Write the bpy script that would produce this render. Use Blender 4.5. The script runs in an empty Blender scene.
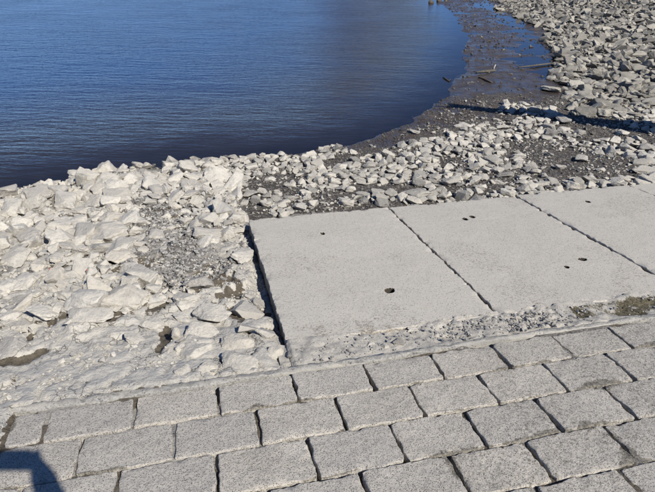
import bpy, bmesh, math, random
import numpy as np
from mathutils import Matrix, Vector

rad = math.radians
scene = bpy.context.scene
COL = scene.collection

# ------------------------------------------------------------------ camera
IMG_W, IMG_H, FPX = 655.0, 492.0, 573.0
PITCH, ROLL = rad(28.808), rad(0.801)
CAMZ = 2.45                                    # metres above the water level (z = 0)
C0 = np.array([0.0, 0.0, CAMZ])
_r0 = np.array([1.0, 0, 0]); _u0 = np.array([0, math.sin(PITCH), math.cos(PITCH)])
FWD = np.array([0, math.cos(PITCH), -math.sin(PITCH)])
RIGHT = math.cos(ROLL) * _r0 + math.sin(ROLL) * _u0
UP = -math.sin(ROLL) * _r0 + math.cos(ROLL) * _u0
cam = bpy.data.cameras.new('camera')
cam.sensor_fit = 'HORIZONTAL'; cam.sensor_width = 36.0; cam.lens = 36.0 * FPX / IMG_W
cam.clip_start = 0.005; cam.clip_end = 3000
cam_ob = bpy.data.objects.new('camera', cam); COL.objects.link(cam_ob)
M = Matrix.Identity(4)
for i in range(3):
    M[i][0] = RIGHT[i]; M[i][1] = UP[i]; M[i][2] = -FWD[i]; M[i][3] = C0[i]
cam_ob.matrix_world = M
scene.camera = cam_ob

def ray(px, py):
    return FWD * FPX + RIGHT * (px - IMG_W / 2) + UP * (IMG_H / 2 - py)

# ------------------------------------------------------------------ sky and sun
ANTI = ray(1, 453); ANTI = ANTI / np.linalg.norm(ANTI)     # where the phone's own shadow falls
SUN = -ANTI                                                   # towards the sun
world = bpy.data.worlds.new('World'); scene.world = world; world.use_nodes = True
wn = world.node_tree.nodes; wl = world.node_tree.links
sky = wn.new('ShaderNodeTexSky'); sky.sky_type = 'NISHITA'; sky.sun_disc = False
sky.sun_elevation = math.asin(SUN[2]); sky.sun_rotation = math.atan2(SUN[0], SUN[1])
sky.air_density = 0.6; sky.dust_density = 0.0; sky.ozone_density = 8.5; sky.altitude = 2500
wl.new(sky.outputs[0], wn['Background'].inputs[0]); wn['Background'].inputs[1].default_value = 0.118
sun = bpy.data.lights.new('sun', 'SUN'); sun.energy = 5.0; sun.angle = rad(0.53); sun.color = (1.0, 0.952, 0.87)
sun_ob = bpy.data.objects.new('sun', sun); COL.objects.link(sun_ob)
sun_ob.rotation_euler = Vector(ANTI).to_track_quat('-Z', 'Y').to_euler(); sun_ob.location = (6, -8, 12)
scene.view_settings.view_transform = 'Standard'; scene.view_settings.look = 'None'
scene.view_settings.gamma = 1.0; scene.view_settings.use_curve_mapping = False
scene.view_settings.exposure = 0.36
scene.render.engine = 'CYCLES'
scene.cycles.max_bounces = 8; scene.cycles.transparent_max_bounces = 8

# ------------------------------------------------------------------ ramp frame (u along the kerb, v down the ramp, w up from it)
YAW, DIP, HCAM = rad(13.682), rad(6.24), 1.6
A_ = np.array([math.cos(YAW), math.sin(YAW), 0.0])
V_ = np.array([-math.sin(YAW) * math.cos(DIP), math.cos(YAW) * math.cos(DIP), -math.sin(DIP)])
N_ = np.cross(A_, V_)
def R(u, v, w=0.0):
    return C0 + A_ * u + V_ * v + N_ * (w - HCAM)
def ramp_matrix(u, v, w=0.0, rz=0.0):
    p = R(u, v, w); a = A_ * math.cos(rz) + V_ * math.sin(rz); b = -A_ * math.sin(rz) + V_ * math.cos(rz)
    return Matrix([[a[i], b[i], N_[i], p[i]] for i in range(3)] + [[0, 0, 0, 1]])
def px_uv(px, py, w=0.0):
    d = ray(px, py); t = -(HCAM - w) / (d @ N_); P = d * t
    return P @ A_, P @ V_
def px_level(px, py, z):
    d = ray(px, py); return C0 + d * ((z - CAMZ) / d[2])
def ramp_z(X, Y):
    return CAMZ + (-HCAM - N_[0] * X - N_[1] * Y) / N_[2]
# exact: a vertical drop onto the ramp plane
def uv_of(X, Y):
    Z = ramp_z(X, Y) - CAMZ
    return X * A_[0] + Y * A_[1], X * V_[0] + Y * V_[1] + Z * V_[2]
def to_px(P):
    q = np.asarray(P) - C0; z = q @ FWD
    return IMG_W / 2 + FPX * (q @ RIGHT) / z, IMG_H / 2 - FPX * (q @ UP) / z, z

# ------------------------------------------------------------------ numpy noise
def _hash(ix, iy, iz, seed):
    h = (ix.astype(np.int64) * 374761393 + iy.astype(np.int64) * 668265263 + iz.astype(np.int64) * 2147483647 + seed * 974711) & 0xFFFFFFFF
    h = ((h ^ (h >> 13)) * 1274126177) & 0xFFFFFFFF
    h = ((h ^ (h >> 16)) * 2246822519) & 0xFFFFFFFF
    return ((h ^ (h >> 15)) & 0xFFFFFF) / float(0xFFFFFF)
def vnoise(x, y, z=None, seed=0):
    x = np.asarray(x, float); y = np.asarray(y, float)
    if z is None:
        x, y = np.broadcast_arrays(x, y); x0, y0 = np.floor(x), np.floor(y); fx, fy = x - x0, y - y0
        fx = fx * fx * fx * (fx * (fx * 6 - 15) + 10); fy = fy * fy * fy * (fy * (fy * 6 - 15) + 10)
        ax = x0.astype(np.int64) * 374761393 + seed * 974711; ay = y0.astype(np.int64) * 668265263
        def hh(h):
            h = h & 0xFFFFFFFF; h = ((h ^ (h >> 13)) * 1274126177) & 0xFFFFFFFF; return ((h ^ (h >> 16)) & 0xFFFFFF) * (1.0 / 0xFFFFFF)
        a = hh(ax + ay); b = hh(ax + 374761393 + ay); c = hh(ax + ay + 668265263); d = hh(ax + 374761393 + ay + 668265263)
        a = a + (b - a) * fx; c = c + (d - c) * fx
        return (a + (c - a) * fy) * 2 - 1
    z = np.asarray(z, float)
    x0, y0, z0 = np.floor(x), np.floor(y), np.floor(z)
    fx, fy, fz = x - x0, y - y0, z - z0
    fx, fy, fz = [f * f * f * (f * (f * 6 - 15) + 10) for f in (fx, fy, fz)]
    out = 0
    for dx in (0, 1):
        for dy in (0, 1):
            for dz in (0, 1):
                w = (fx if dx else 1 - fx) * (fy if dy else 1 - fy) * (fz if dz else 1 - fz)
                out = out + w * _hash(x0 + dx, y0 + dy, z0 + dz, seed)
    return out * 2 - 1
def fbm(x, y, z=None, seed=0, octaves=4, gain=0.5):
    s, a, f = 0, 1.0, 1.0
    for o in range(octaves):
        s = s + a * vnoise(np.asarray(x) * f + 17.3 * o, np.asarray(y) * f - 9.1 * o, None if z is None else np.asarray(z) * f, seed + o)
        a *= gain; f *= 2.03
    return s
def worley(x, y, seed=0):
    x = np.asarray(x, float); y = np.asarray(y, float); x0, y0 = np.floor(x), np.floor(y)
    f1 = np.full(x.shape, 9.0); f2 = np.full(x.shape, 9.0); idv = np.zeros(x.shape)
    zz = np.zeros_like(x0)
    for dx in (-1, 0, 1):
        for dy in (-1, 0, 1):
            cx, cy = x0 + dx, y0 + dy
            px = cx + _hash(cx, cy, zz, seed); py = cy + _hash(cx, cy, zz + 1, seed)
            d = np.hypot(px - x, py - y); m = d < f1
            f2 = np.where(m, f1, np.minimum(f2, d)); idv = np.where(m, _hash(cx, cy, zz + 2, seed), idv); f1 = np.where(m, d, f1)
    return f1, f2, idv
def sstep(a, b, x):
    t = np.clip((x - a) / (b - a), 0, 1); return t * t * (3 - 2 * t)
def smax(a, b, k):
    return 0.5 * (a + b + np.sqrt((a - b) ** 2 + k * k))
def smin(a, b, k):
    return 0.5 * (a + b - np.sqrt((a - b) ** 2 + k * k))

# ------------------------------------------------------------------ node helpers
def new_mat(name):
    m = bpy.data.materials.new(name); m.use_nodes = True
    nt = m.node_tree; b = nt.nodes['Principled BSDF']; b.inputs['Specular IOR Level'].default_value = 0.3
    return m, nt, b
class NT:
    def __init__(s, nt): s.nt = nt
    def n(s, t, **kw):
        o = s.nt.nodes.new(t)
        for k, v in kw.items(): setattr(o, k, v)
        return o
    def l(s, a, b): s.nt.links.new(a, b)
    def val(s, sock, v):
        if hasattr(v, 'is_output') or isinstance(v, bpy.types.NodeSocket): s.l(v, sock)
        else: sock.default_value = v
    def math(s, op, a, b=0.0, clamp=False):
        o = s.n('ShaderNodeMath', operation=op, use_clamp=clamp); s.val(o.inputs[0], a); s.val(o.inputs[1], b); return o.outputs[0]
    def mix(s, f, a, b, mode='MIX'):
        o = s.n('ShaderNodeMix', data_type='RGBA', blend_type=mode)
        s.val(o.inputs[0], f)
        s.val(o.inputs[6], a if not isinstance(a, tuple) else (*a, 1)); s.val(o.inputs[7], b if not isinstance(b, tuple) else (*b, 1))
        return o.outputs[2]
    def noise(s, vec, scale, detail=4.0, rough=0.55, out=0):
        o = s.n('ShaderNodeTexNoise'); o.inputs['Scale'].default_value = scale; o.inputs['Detail'].default_value = detail
        o.inputs['Roughness'].default_value = rough; s.l(vec, o.inputs['Vector']); return o.outputs[out]
    def voro(s, vec, scale, feature='F1', out='Distance', rnd=1.0):
        o = s.n('ShaderNodeTexVoronoi', feature=feature); o.inputs['Scale'].default_value = scale
        o.inputs['Randomness'].default_value = rnd; s.l(vec, o.inputs['Vector']); return o.outputs[out]
    def rng(s, x, a, b, c=0.0, d=1.0):
        o = s.n('ShaderNodeMapRange'); s.l(x, o.inputs[0])
        for i, v in enumerate((a, b, c, d)): o.inputs[i + 1].default_value = v
        return o.outputs[0]
    def ramp(s, x, stops):
        o = s.n('ShaderNodeValToRGB'); e = o.color_ramp.elements
        while len(e) < len(stops): e.new(0.5)
        for k, (p, c) in enumerate(stops): e[k].position = p; e[k].color = (*c, 1)
        s.l(x, o.inputs[0]); return o.outputs[0]
    def bump(s, h, strength, dist, prev=None):
        o = s.n('ShaderNodeBump'); o.inputs['Strength'].default_value = strength; o.inputs['Distance'].default_value = dist
        s.l(h, o.inputs['Height'])
        if prev is not None: s.l(prev, o.inputs['Normal'])
        return o.outputs[0]
    def attr(s, name, out='Fac'):
        o = s.n('ShaderNodeAttribute', attribute_name=name); return o.outputs[out]

def mat_rock(name, stops, stain, dust=0.0):
    m, nt, b = new_mat(name); g = NT(nt)
    pos = g.n('ShaderNodeNewGeometry').outputs['Position']
    rnd = g.math('FRACT', g.math('ADD', g.n('ShaderNodeObjectInfo').outputs['Random'], g.attr('tint')))
    base = g.ramp(rnd, stops)
    n1 = g.noise(pos, 9, 5, 0.6); n2 = g.noise(pos, 55, 5, 0.65); n3 = g.noise(pos, 260, 3, 0.7)
    c = g.mix(g.rng(n1, 0.46, 0.72, 0, 0.55), base, stain)
    c = g.mix(g.rng(g.noise(pos, 26, 6, 0.7), 0.5, 0.66, 0, 0.6), c, (0.25, 0.242, 0.23))
    c = g.mix(g.rng(n2, 0.52, 0.72, 0, 0.6), c, (0.19, 0.185, 0.178))
    c = g.mix(g.rng(n3, 0.4, 0.8, 0.0, 0.3), c, (0.56, 0.53, 0.47))
    if dust:                                                     # dried silt lying on upward faces, broken by noise
        nz = g.n('ShaderNodeSeparateXYZ'); g.l(g.n('ShaderNodeNewGeometry').outputs['Normal'], nz.inputs[0])
        up = g.math('MULTIPLY', g.rng(nz.outputs[2], 0.15, 0.75), g.rng(n1, 0.30, 0.6, 1.0, 0.35))
        c = g.mix(g.math('MULTIPLY', up, dust), c, (0.51, 0.48, 0.42))
    pz = g.n('ShaderNodeSeparateXYZ'); g.l(pos, pz.inputs[0])
    wl_ = g.rng(g.math('ADD', pz.outputs[2], g.math('MULTIPLY', g.math('SUBTRACT', n1, 0.5), 0.12)), 0.015, 0.055, 1, 0)
    c = g.mix(g.math('MULTIPLY', wl_, 0.85), c, (0.06, 0.052, 0.042))
    g.l(c, b.inputs['Base Color']); b.inputs['Specular IOR Level'].default_value = 0.2
    g.l(g.rng(wl_, 0, 1, 0.92, 0.45), b.inputs['Roughness'])
    bm = g.bump(n1, 0.35, 0.02)
    bm = g.bump(n2, 0.9, 0.010, bm); bm = g.bump(n3, 0.7, 0.003, bm)
    g.l(bm, b.inputs['Normal'])
    return m

MAT = {}
MAT['dusty'] = mat_rock('dusty_limestone', [(0.0, (0.22, 0.205, 0.185)), (0.07, (0.33, 0.31, 0.28)), (0.2, (0.42, 0.385, 0.325)), (0.6, (0.475, 0.445, 0.385)), (1.0, (0.53, 0.50, 0.44))], (0.33, 0.315, 0.29), 0.5)
MAT['grey'] = mat_rock('grey_limestone', [(0.0, (0.09, 0.088, 0.085)), (0.12, (0.24, 0.228, 0.205)), (0.45, (0.37, 0.348, 0.305)), (1.0, (0.50, 0.47, 0.41))], (0.27, 0.255, 0.225), 0.35)
MAT['bank'] = mat_rock('bank_limestone', [(0.0, (0.06, 0.056, 0.05)), (0.25, (0.14, 0.131, 0.112)), (0.6, (0.235, 0.22, 0.185)), (1.0, (0.38, 0.355, 0.30))], (0.14, 0.128, 0.105), 0.15)
MAT['darkstone'] = mat_rock('dark_stone', [(0.0, (0.045, 0.04, 0.036)), (0.6, (0.085, 0.075, 0.067)), (0.88, (0.16, 0.145, 0.128)), (1.0, (0.36, 0.34, 0.30))], (0.06, 0.053, 0.046), 0.0)
MAT['pebble'] = mat_rock('grey_pebble', [(0.0, (0.09, 0.088, 0.085)), (0.4, (0.22, 0.215, 0.21)), (0.7, (0.36, 0.35, 0.33)), (1.0, (0.52, 0.49, 0.44))], (0.16, 0.15, 0.14), 0.0)

def mat_ground():
    m, nt, b = new_mat('shore_ground'); g = NT(nt)
    pos = g.n('ShaderNodeNewGeometry').outputs['Position']
    n1 = g.noise(pos, 5, 5, 0.6); n2 = g.noise(pos, 40, 5, 0.65); n3 = g.noise(pos, 220, 3, 0.7)
    pale = g.mix(g.rng(n1, 0.35, 0.7), (0.49, 0.46, 0.40), (0.39, 0.375, 0.345))
    pale = g.mix(g.rng(g.noise(pos, 16, 7, 0.72), 0.5, 0.62, 0, 0.55), pale, (0.32, 0.315, 0.305))
    wv = g.n('ShaderNodeVectorMath', operation='ADD'); g.l(pos, wv.inputs[0])
    ws = g.n('ShaderNodeVectorMath', operation='SCALE'); g.l(g.noise(pos, 14, 4, 0.6, 1), ws.inputs[0]); ws.inputs['Scale'].default_value = 0.10; g.l(ws.outputs[0], wv.inputs[1])
    ck = g.voro(wv.outputs[0], 13, 'DISTANCE_TO_EDGE'); ckm = g.math('MULTIPLY', g.rng(ck, 0.0, 0.035, 1, 0), g.rng(g.noise(pos, 6, 3), 0.50, 0.6))
    pale = g.mix(g.math('MULTIPLY', ckm, 0.75), pale, (0.12, 0.105, 0.085))
    pale = g.mix(g.rng(n2, 0.56, 0.70, 0, 0.7), pale, (0.24, 0.235, 0.225))
    pale = g.mix(g.rng(n3, 0.5, 0.8, 0, 0.4), pale, (0.54, 0.51, 0.45))
    mud = g.mix(g.rng(n2, 0.35, 0.7), (0.125, 0.106, 0.081), (0.066, 0.056, 0.043))
    vd = g.voro(pos, 70); vc = g.n('ShaderNodeTexVoronoi'); vc.inputs['Scale'].default_value = 70; g.l(pos, vc.inputs['Vector'])
    sep = g.n('ShaderNodeSeparateColor'); g.l(vc.outputs['Color'], sep.inputs[0])
    grav = g.ramp(sep.outputs[0], [(0.0, (0.03, 0.026, 0.023)), (0.55, (0.068, 0.059, 0.052)), (0.88, (0.12, 0.11, 0.098)), (1.0, (0.28, 0.265, 0.235))])
    wetmud = g.mix(g.rng(n1, 0.4, 0.65), (0.072, 0.056, 0.046), (0.042, 0.035, 0.033))
    grass = g.mix(g.rng(g.noise(pos, 0.2, 6), 0.4, 0.6), (0.24, 0.21, 0.125), (0.13, 0.125, 0.07))
    c = g.mix(g.attr('pale'), grav, pale)
    c = g.mix(g.rng(g.math('ADD', g.attr('mud'), g.math('MULTIPLY', g.math('SUBTRACT', g.noise(pos, 30, 5, 0.65), 0.5), 1.1)), 0.46, 0.56), c, mud)
    wet = g.attr('wet'); c = g.mix(wet, c, wetmud)
    c = g.mix(g.attr('grass'), c, grass)
    g.l(c, b.inputs['Base Color'])
    pud = g.rng(g.noise(pos, 3.0, 4, 0.6), 0.40, 0.62, 0.12, 0.5)
    rw = g.n('ShaderNodeMix'); g.l(wet, rw.inputs[0]); rw.inputs[2].default_value = 0.92; g.l(pud, rw.inputs[3])
    g.l(rw.outputs[0], b.inputs['Roughness']); b.inputs['Specular IOR Level'].default_value = 0.35
    bm = g.bump(n1, 0.3, 0.02); bm = g.bump(g.noise(pos, 16, 7, 0.72), 0.5, 0.02, bm); bm = g.bump(n2, 0.9, 0.010, bm); bm = g.bump(n3, 0.6, 0.003, bm)
    oc = g.n('ShaderNodeBump', invert=True); oc.inputs['Strength'].default_value = 0.8; oc.inputs['Distance'].default_value = 0.008; g.l(ckm, oc.inputs['Height']); g.l(bm, oc.inputs['Normal']); bm = oc.outputs[0]
    o = g.n('ShaderNodeBump'); o.inputs['Distance'].default_value = 0.006; g.l(g.math('MULTIPLY', g.math('SUBTRACT', 1.0, g.attr('pale')), 0.8), o.inputs['Strength'])
    o.invert = True; g.l(vd, o.inputs['Height']); g.l(bm, o.inputs['Normal'])
    g.l(o.outputs[0], b.inputs['Normal'])
    return m
MAT['ground'] = mat_ground()

def mat_concrete(name, c1, c2, speck, speck_amt, pit_scale, pit_depth, grime=0.0, fine=0.4, moss=None, pit_keep=0.47):
    m, nt, b = new_mat(name); g = NT(nt)
    tc = g.n('ShaderNodeTexCoord').outputs['Object']; pos = g.n('ShaderNodeNewGeometry').outputs['Position']
    n0 = g.noise(pos, 1.6, 5, 0.6); n1 = g.noise(pos, 7, 6, 0.6); n2 = g.noise(pos, 90, 4, 0.7); n3 = g.noise(pos, 330, 2, 0.6)
    rnd = g.n('ShaderNodeObjectInfo').outputs['Random']
    c = g.mix(g.rng(n1, 0.35, 0.68), c1, c2)
    c = g.mix(g.rng(n0, 0.42, 0.7, 0, 0.5), c, tuple(x * 0.78 for x in c2))
    c = g.mix(g.rng(rnd, 0, 1, 0, 0.8), c, (c1[0] * 0.74, c1[1] * 0.75, c1[2] * 0.78))
    v = g.voro(pos, pit_scale); pit = g.rng(v, 0.10, 0.34, 1, 0)
    keep = g.rng(g.noise(pos, pit_scale * 0.45, 3, 0.6), pit_keep, pit_keep + 0.09)
    pit = g.math('MULTIPLY', pit, keep)
    c = g.mix(g.math('MULTIPLY', pit, speck_amt), c, speck)
    c = g.mix(g.rng(n2, 0.5, 0.72, 0, speck_amt * 0.75), c, tuple(x * 1.3 for x in speck))
    c = g.mix(g.rng(n3, 0.5, 0.75, 0, 0.45), c, (0.62, 0.6, 0.55))
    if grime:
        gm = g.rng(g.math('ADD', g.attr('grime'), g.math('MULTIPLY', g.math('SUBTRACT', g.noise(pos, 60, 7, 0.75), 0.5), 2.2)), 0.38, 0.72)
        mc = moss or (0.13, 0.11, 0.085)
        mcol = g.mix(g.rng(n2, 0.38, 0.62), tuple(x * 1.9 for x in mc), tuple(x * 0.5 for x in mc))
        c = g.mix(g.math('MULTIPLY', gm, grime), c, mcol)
    g.l(c, b.inputs['Base Color']); b.inputs['Roughness'].default_value = 0.93; b.inputs['Specular IOR Level'].default_value = 0.15
    bm = g.bump(n1, 0.15, 0.02); bm = g.bump(n2, fine, 0.004, bm)
    o = g.n('ShaderNodeBump', invert=True); o.inputs['Strength'].default_value = 0.8; o.inputs['Distance'].default_value = pit_depth
    g.l(pit, o.inputs['Height']); g.l(bm, o.inputs['Normal']); bm = g.bump(n3, fine, 0.0015, o.outputs[0])
    g.l(bm, b.inputs['Normal'])
    return m
MAT['brick'] = mat_concrete('aggregate_block', (0.485, 0.45, 0.392), (0.385, 0.355, 0.307), (0.075, 0.07, 0.064), 0.95, 150, 0.007, 0.8, 1.0, (0.11, 0.10, 0.082), 0.38)
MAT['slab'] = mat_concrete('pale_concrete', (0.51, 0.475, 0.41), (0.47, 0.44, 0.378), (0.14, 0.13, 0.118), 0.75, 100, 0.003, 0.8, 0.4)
MAT['mortar'] = mat_concrete('rough_mortar', (0.46, 0.43, 0.375), (0.32, 0.305, 0.275), (0.13, 0.122, 0.112), 0.7, 120, 0.004, 1.0, 0.8, (0.075, 0.066, 0.045))
MAT['edging'] = mat_concrete('smooth_cement', (0.38, 0.36, 0.315), (0.26, 0.252, 0.235), (0.14, 0.135, 0.13), 0.6, 60, 0.003, 0.7, 0.6, (0.19, 0.185, 0.175))

def simple_mat(name, col, rough=0.85, var=0.4, scale=30, bump=0.4):
    m, nt, b = new_mat(name); g = NT(nt)
    tc = g.n('ShaderNodeTexCoord').outputs['Object']; n = g.noise(tc, scale, 5, 0.6)
    g.l(g.mix(g.rng(n, 0.3, 0.7), col, tuple(x * (1 - var) for x in col)), b.inputs['Base Color'])
    b.inputs['Roughness'].default_value = rough; g.l(g.bump(n, bump, 0.01), b.inputs['Normal'])
    return m
MAT['hole_dark'] = simple_mat('dark_hole_face', (0.05, 0.042, 0.032), 0.95, 0.5, 60)  # dark colour for the sunken faces inside the slab holes
MAT['redbrick'] = simple_mat('fired_clay', (0.42, 0.13, 0.07))
MAT['driftwood'] = simple_mat('weathered_wood', (0.12, 0.108, 0.088), 0.9, 0.55, 25, 0.8)
MAT['bark'] = simple_mat('bark', (0.12, 0.095, 0.07), 0.95, 0.6, 14, 1.0)
MAT['skin'] = simple_mat('skin', (0.45, 0.28, 0.2), 0.55, 0.15)
MAT['jacket'] = simple_mat('navy_cloth', (0.03, 0.04, 0.07), 0.9, 0.3, 60)
MAT['trousers'] = simple_mat('denim', (0.05, 0.07, 0.12), 0.9, 0.3, 80)
MAT['hair'] = simple_mat('hair', (0.03, 0.02, 0.015), 0.6, 0.4, 80)
MAT['shoe'] = simple_mat('shoe_leather', (0.03, 0.028, 0.026), 0.6, 0.3)
MAT['phone'] = simple_mat('phone_shell', (0.02, 0.02, 0.022), 0.3, 0.1)

def mat_water():
    m, nt, b = new_mat('lake_water'); g = NT(nt); nt.nodes.remove(b)
    pos = g.n('ShaderNodeNewGeometry').outputs['Position']
    mp = g.n('ShaderNodeMapping'); mp.inputs['Rotation'].default_value = (0, 0, rad(6)); mp.inputs['Scale'].default_value = (0.30, 1.0, 1.0); g.l(pos, mp.inputs['Vector'])
    a = g.noise(mp.outputs[0], 9.0, 3, 0.55); c = g.noise(mp.outputs[0], 2.2, 2, 0.5); e = g.noise(mp.outputs[0], 30, 3, 0.6); patch = g.noise(pos, 0.45, 3, 0.55)
    amp = g.math('MULTIPLY', g.attr('amp'), g.rng(patch, 0.32, 0.68, 0.55, 1.2))
    def bmp(h, st, dist, prev=None):
        o = g.n('ShaderNodeBump'); g.l(g.math('MULTIPLY', amp, st), o.inputs['Strength']); o.inputs['Distance'].default_value = dist
        g.l(h, o.inputs['Height'])
        if prev is not None: g.l(prev, o.inputs['Normal'])
        return o.outputs[0]
    nm = bmp(c, 0.55, 0.06); nm = bmp(a, 0.85, 0.038, nm); nm = bmp(e, 0.9, 0.013, nm)
    fr = g.n('ShaderNodeFresnel'); fr.inputs['IOR'].default_value = 1.333; g.l(nm, fr.inputs['Normal'])
    gl = g.n('ShaderNodeBsdfGlossy'); gl.inputs['Roughness'].default_value = 0.10; g.l(nm, gl.inputs['Normal'])
    tr = g.n('ShaderNodeBsdfTransparent'); tr.inputs['Color'].default_value = (0.62, 0.56, 0.5, 1)
    df = g.n('ShaderNodeBsdfDiffuse'); g.l(g.mix(g.attr('sky_blue'), (0.036, 0.031, 0.029), (0.008, 0.027, 0.10)), df.inputs['Color'])  # blue of the reflected sky mixed into the diffuse colour of deeper water
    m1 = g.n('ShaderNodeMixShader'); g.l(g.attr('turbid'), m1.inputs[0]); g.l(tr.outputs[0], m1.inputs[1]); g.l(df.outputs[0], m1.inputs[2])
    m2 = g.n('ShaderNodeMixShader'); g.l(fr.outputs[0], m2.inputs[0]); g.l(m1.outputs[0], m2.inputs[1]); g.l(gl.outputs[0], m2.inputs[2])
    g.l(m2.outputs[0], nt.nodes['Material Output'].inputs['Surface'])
    return m
MAT['water'] = mat_water()

# ------------------------------------------------------------------ mesh helpers
def np_mesh(name, verts, faces=None, tris=None, quads=None, smooth=True):
    me = bpy.data.meshes.new(name)
    verts = np.asarray(verts, np.float32)
    arrs = [x for x in (tris, quads) if x is not None and len(x)]
    if arrs:
        loops = np.concatenate([a.ravel() for a in arrs]).astype(np.int32)
        tot = np.concatenate([np.full(len(a), a.shape[1], np.int32) for a in arrs])
        start = np.concatenate([[0], np.cumsum(tot)[:-1]]).astype(np.int32)
        me.vertices.add(len(verts)); me.vertices.foreach_set('co', verts.ravel())
        me.loops.add(len(loops)); me.loops.foreach_set('vertex_index', loops)
        me.polygons.add(len(tot)); me.polygons.foreach_set('loop_start', start); me.polygons.foreach_set('loop_total', tot)
        me.polygons.foreach_set('use_smooth', np.full(len(tot), smooth, bool))
        me.update(calc_edges=True); me.validate()
    else:
        me.from_pydata([tuple(v) for v in verts], [], faces)
        for p in me.polygons: p.use_smooth = smooth
    return me
def add_attr(me, name, arr):
    at = me.attributes.new(name, 'FLOAT', 'POINT'); at.data.foreach_set('value', np.asarray(arr, np.float32))
def obj(name, me, mat, parent=None, mw=None):
    o = bpy.data.objects.new(name, me); COL.objects.link(o)
    if me is not None and mat is not None and not me.materials: me.materials.append(mat)
    if parent is not None: o.parent = parent
    if mw is not None:
        if parent is not None: o.matrix_parent_inverse = parent.matrix_world.inverted()
        o.matrix_world = mw
    return o
def tag(o, label, cat, group=None):
    o['label'] = label; o['category'] = cat
    if group: o['group'] = group
    return o
def kind(o, k): o['kind'] = k; return o

# ------------------------------------------------------------------ terrain
shore_px = [(0, 199), (30, 190), (60, 186), (100, 176), (150, 168), (190, 164), (230, 160), (300, 153), (340, 147), (375, 138), (400, 126), (425, 113), (440, 100),
            (455, 84), (462, 66), (462, 50), (468, 38), (460, 26), (452, 12), (440, 3)]
shore = [(-400, -30), (-60, 1.5), (-12, 3.0), (-6, 4.1)] + [tuple(px_level(*p, 0)[:2]) for p in shore_px] + \
        [(5.2, 27), (5.5, 33), (4.0, 42), (-2, 52), (-16, 66), (-45, 84), (-130, 110), (-400, 130)]
shore = np.array(shore, float)
def shore_dist(X, Y):
    X = np.asarray(X, float); Y = np.asarray(Y, float); best = np.full(X.shape, 1e9); inside = np.zeros(X.shape, bool)
    pts = shore; n = len(pts)
    for i in range(n):
        x0, y0 = pts[i]; x1, y1 = pts[(i + 1) % n]
        if i < n - 1:
            dx, dy = x1 - x0, y1 - y0; t = np.clip(((X - x0) * dx + (Y - y0) * dy) / (dx * dx + dy * dy), 0, 1)
            best = np.minimum(best, np.hypot(X - x0 - t * dx, Y - y0 - t * dy))
        if y0 != y1:
            c = ((y0 > Y) != (y1 > Y)) & (X < (x1 - x0) * (Y - y0) / (y1 - y0) + x0); inside ^= c
    return np.where(inside, -best, best)

# paving and slab layout on the ramp (metres)
SLAB_U = [0.360, 1.570, 2.777, 3.953, 5.14]; SLAB_V = (2.515, 4.424)
ROWS = [2.246, 2.034, 1.807, 1.579, 1.360]
while ROWS[-1] > -0.85: ROWS.append(ROWS[-1] - 0.222)
PAVE_L = px_uv(9, 428)[0]
mud_px = [(213, 275, 15, 9), (229, 291, 17, 8), (247, 309, 17, 14), (160, 288, 26, 8), (78, 304, 26, 4), (164, 338, 7, 16), (130, 296, 12, 6), (20, 357, 22, 5),
          (25, 322, 8, 7), (53, 315, 6, 6), (30, 262, 12, 10), (75, 265, 16, 6), (28, 336, 8, 7), (34, 355, 8, 6), (184, 358, 12, 5), (115, 318, 10, 4), (144, 262, 10, 5), (82, 387, 10, 2.5), (195, 283, 9, 10), (175, 295, 7, 7)]
mud_spots = []
for (x, y, w, h) in mud_px:
    u, v = px_uv(x, y, -0.05); u2, _ = px_uv(x + w, y, -0.05); _, v2 = px_uv(x, y - h, -0.05)
    mud_spots.append((u, v, abs(u2 - u) + 0.005, abs(v2 - v) + 0.01))

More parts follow.
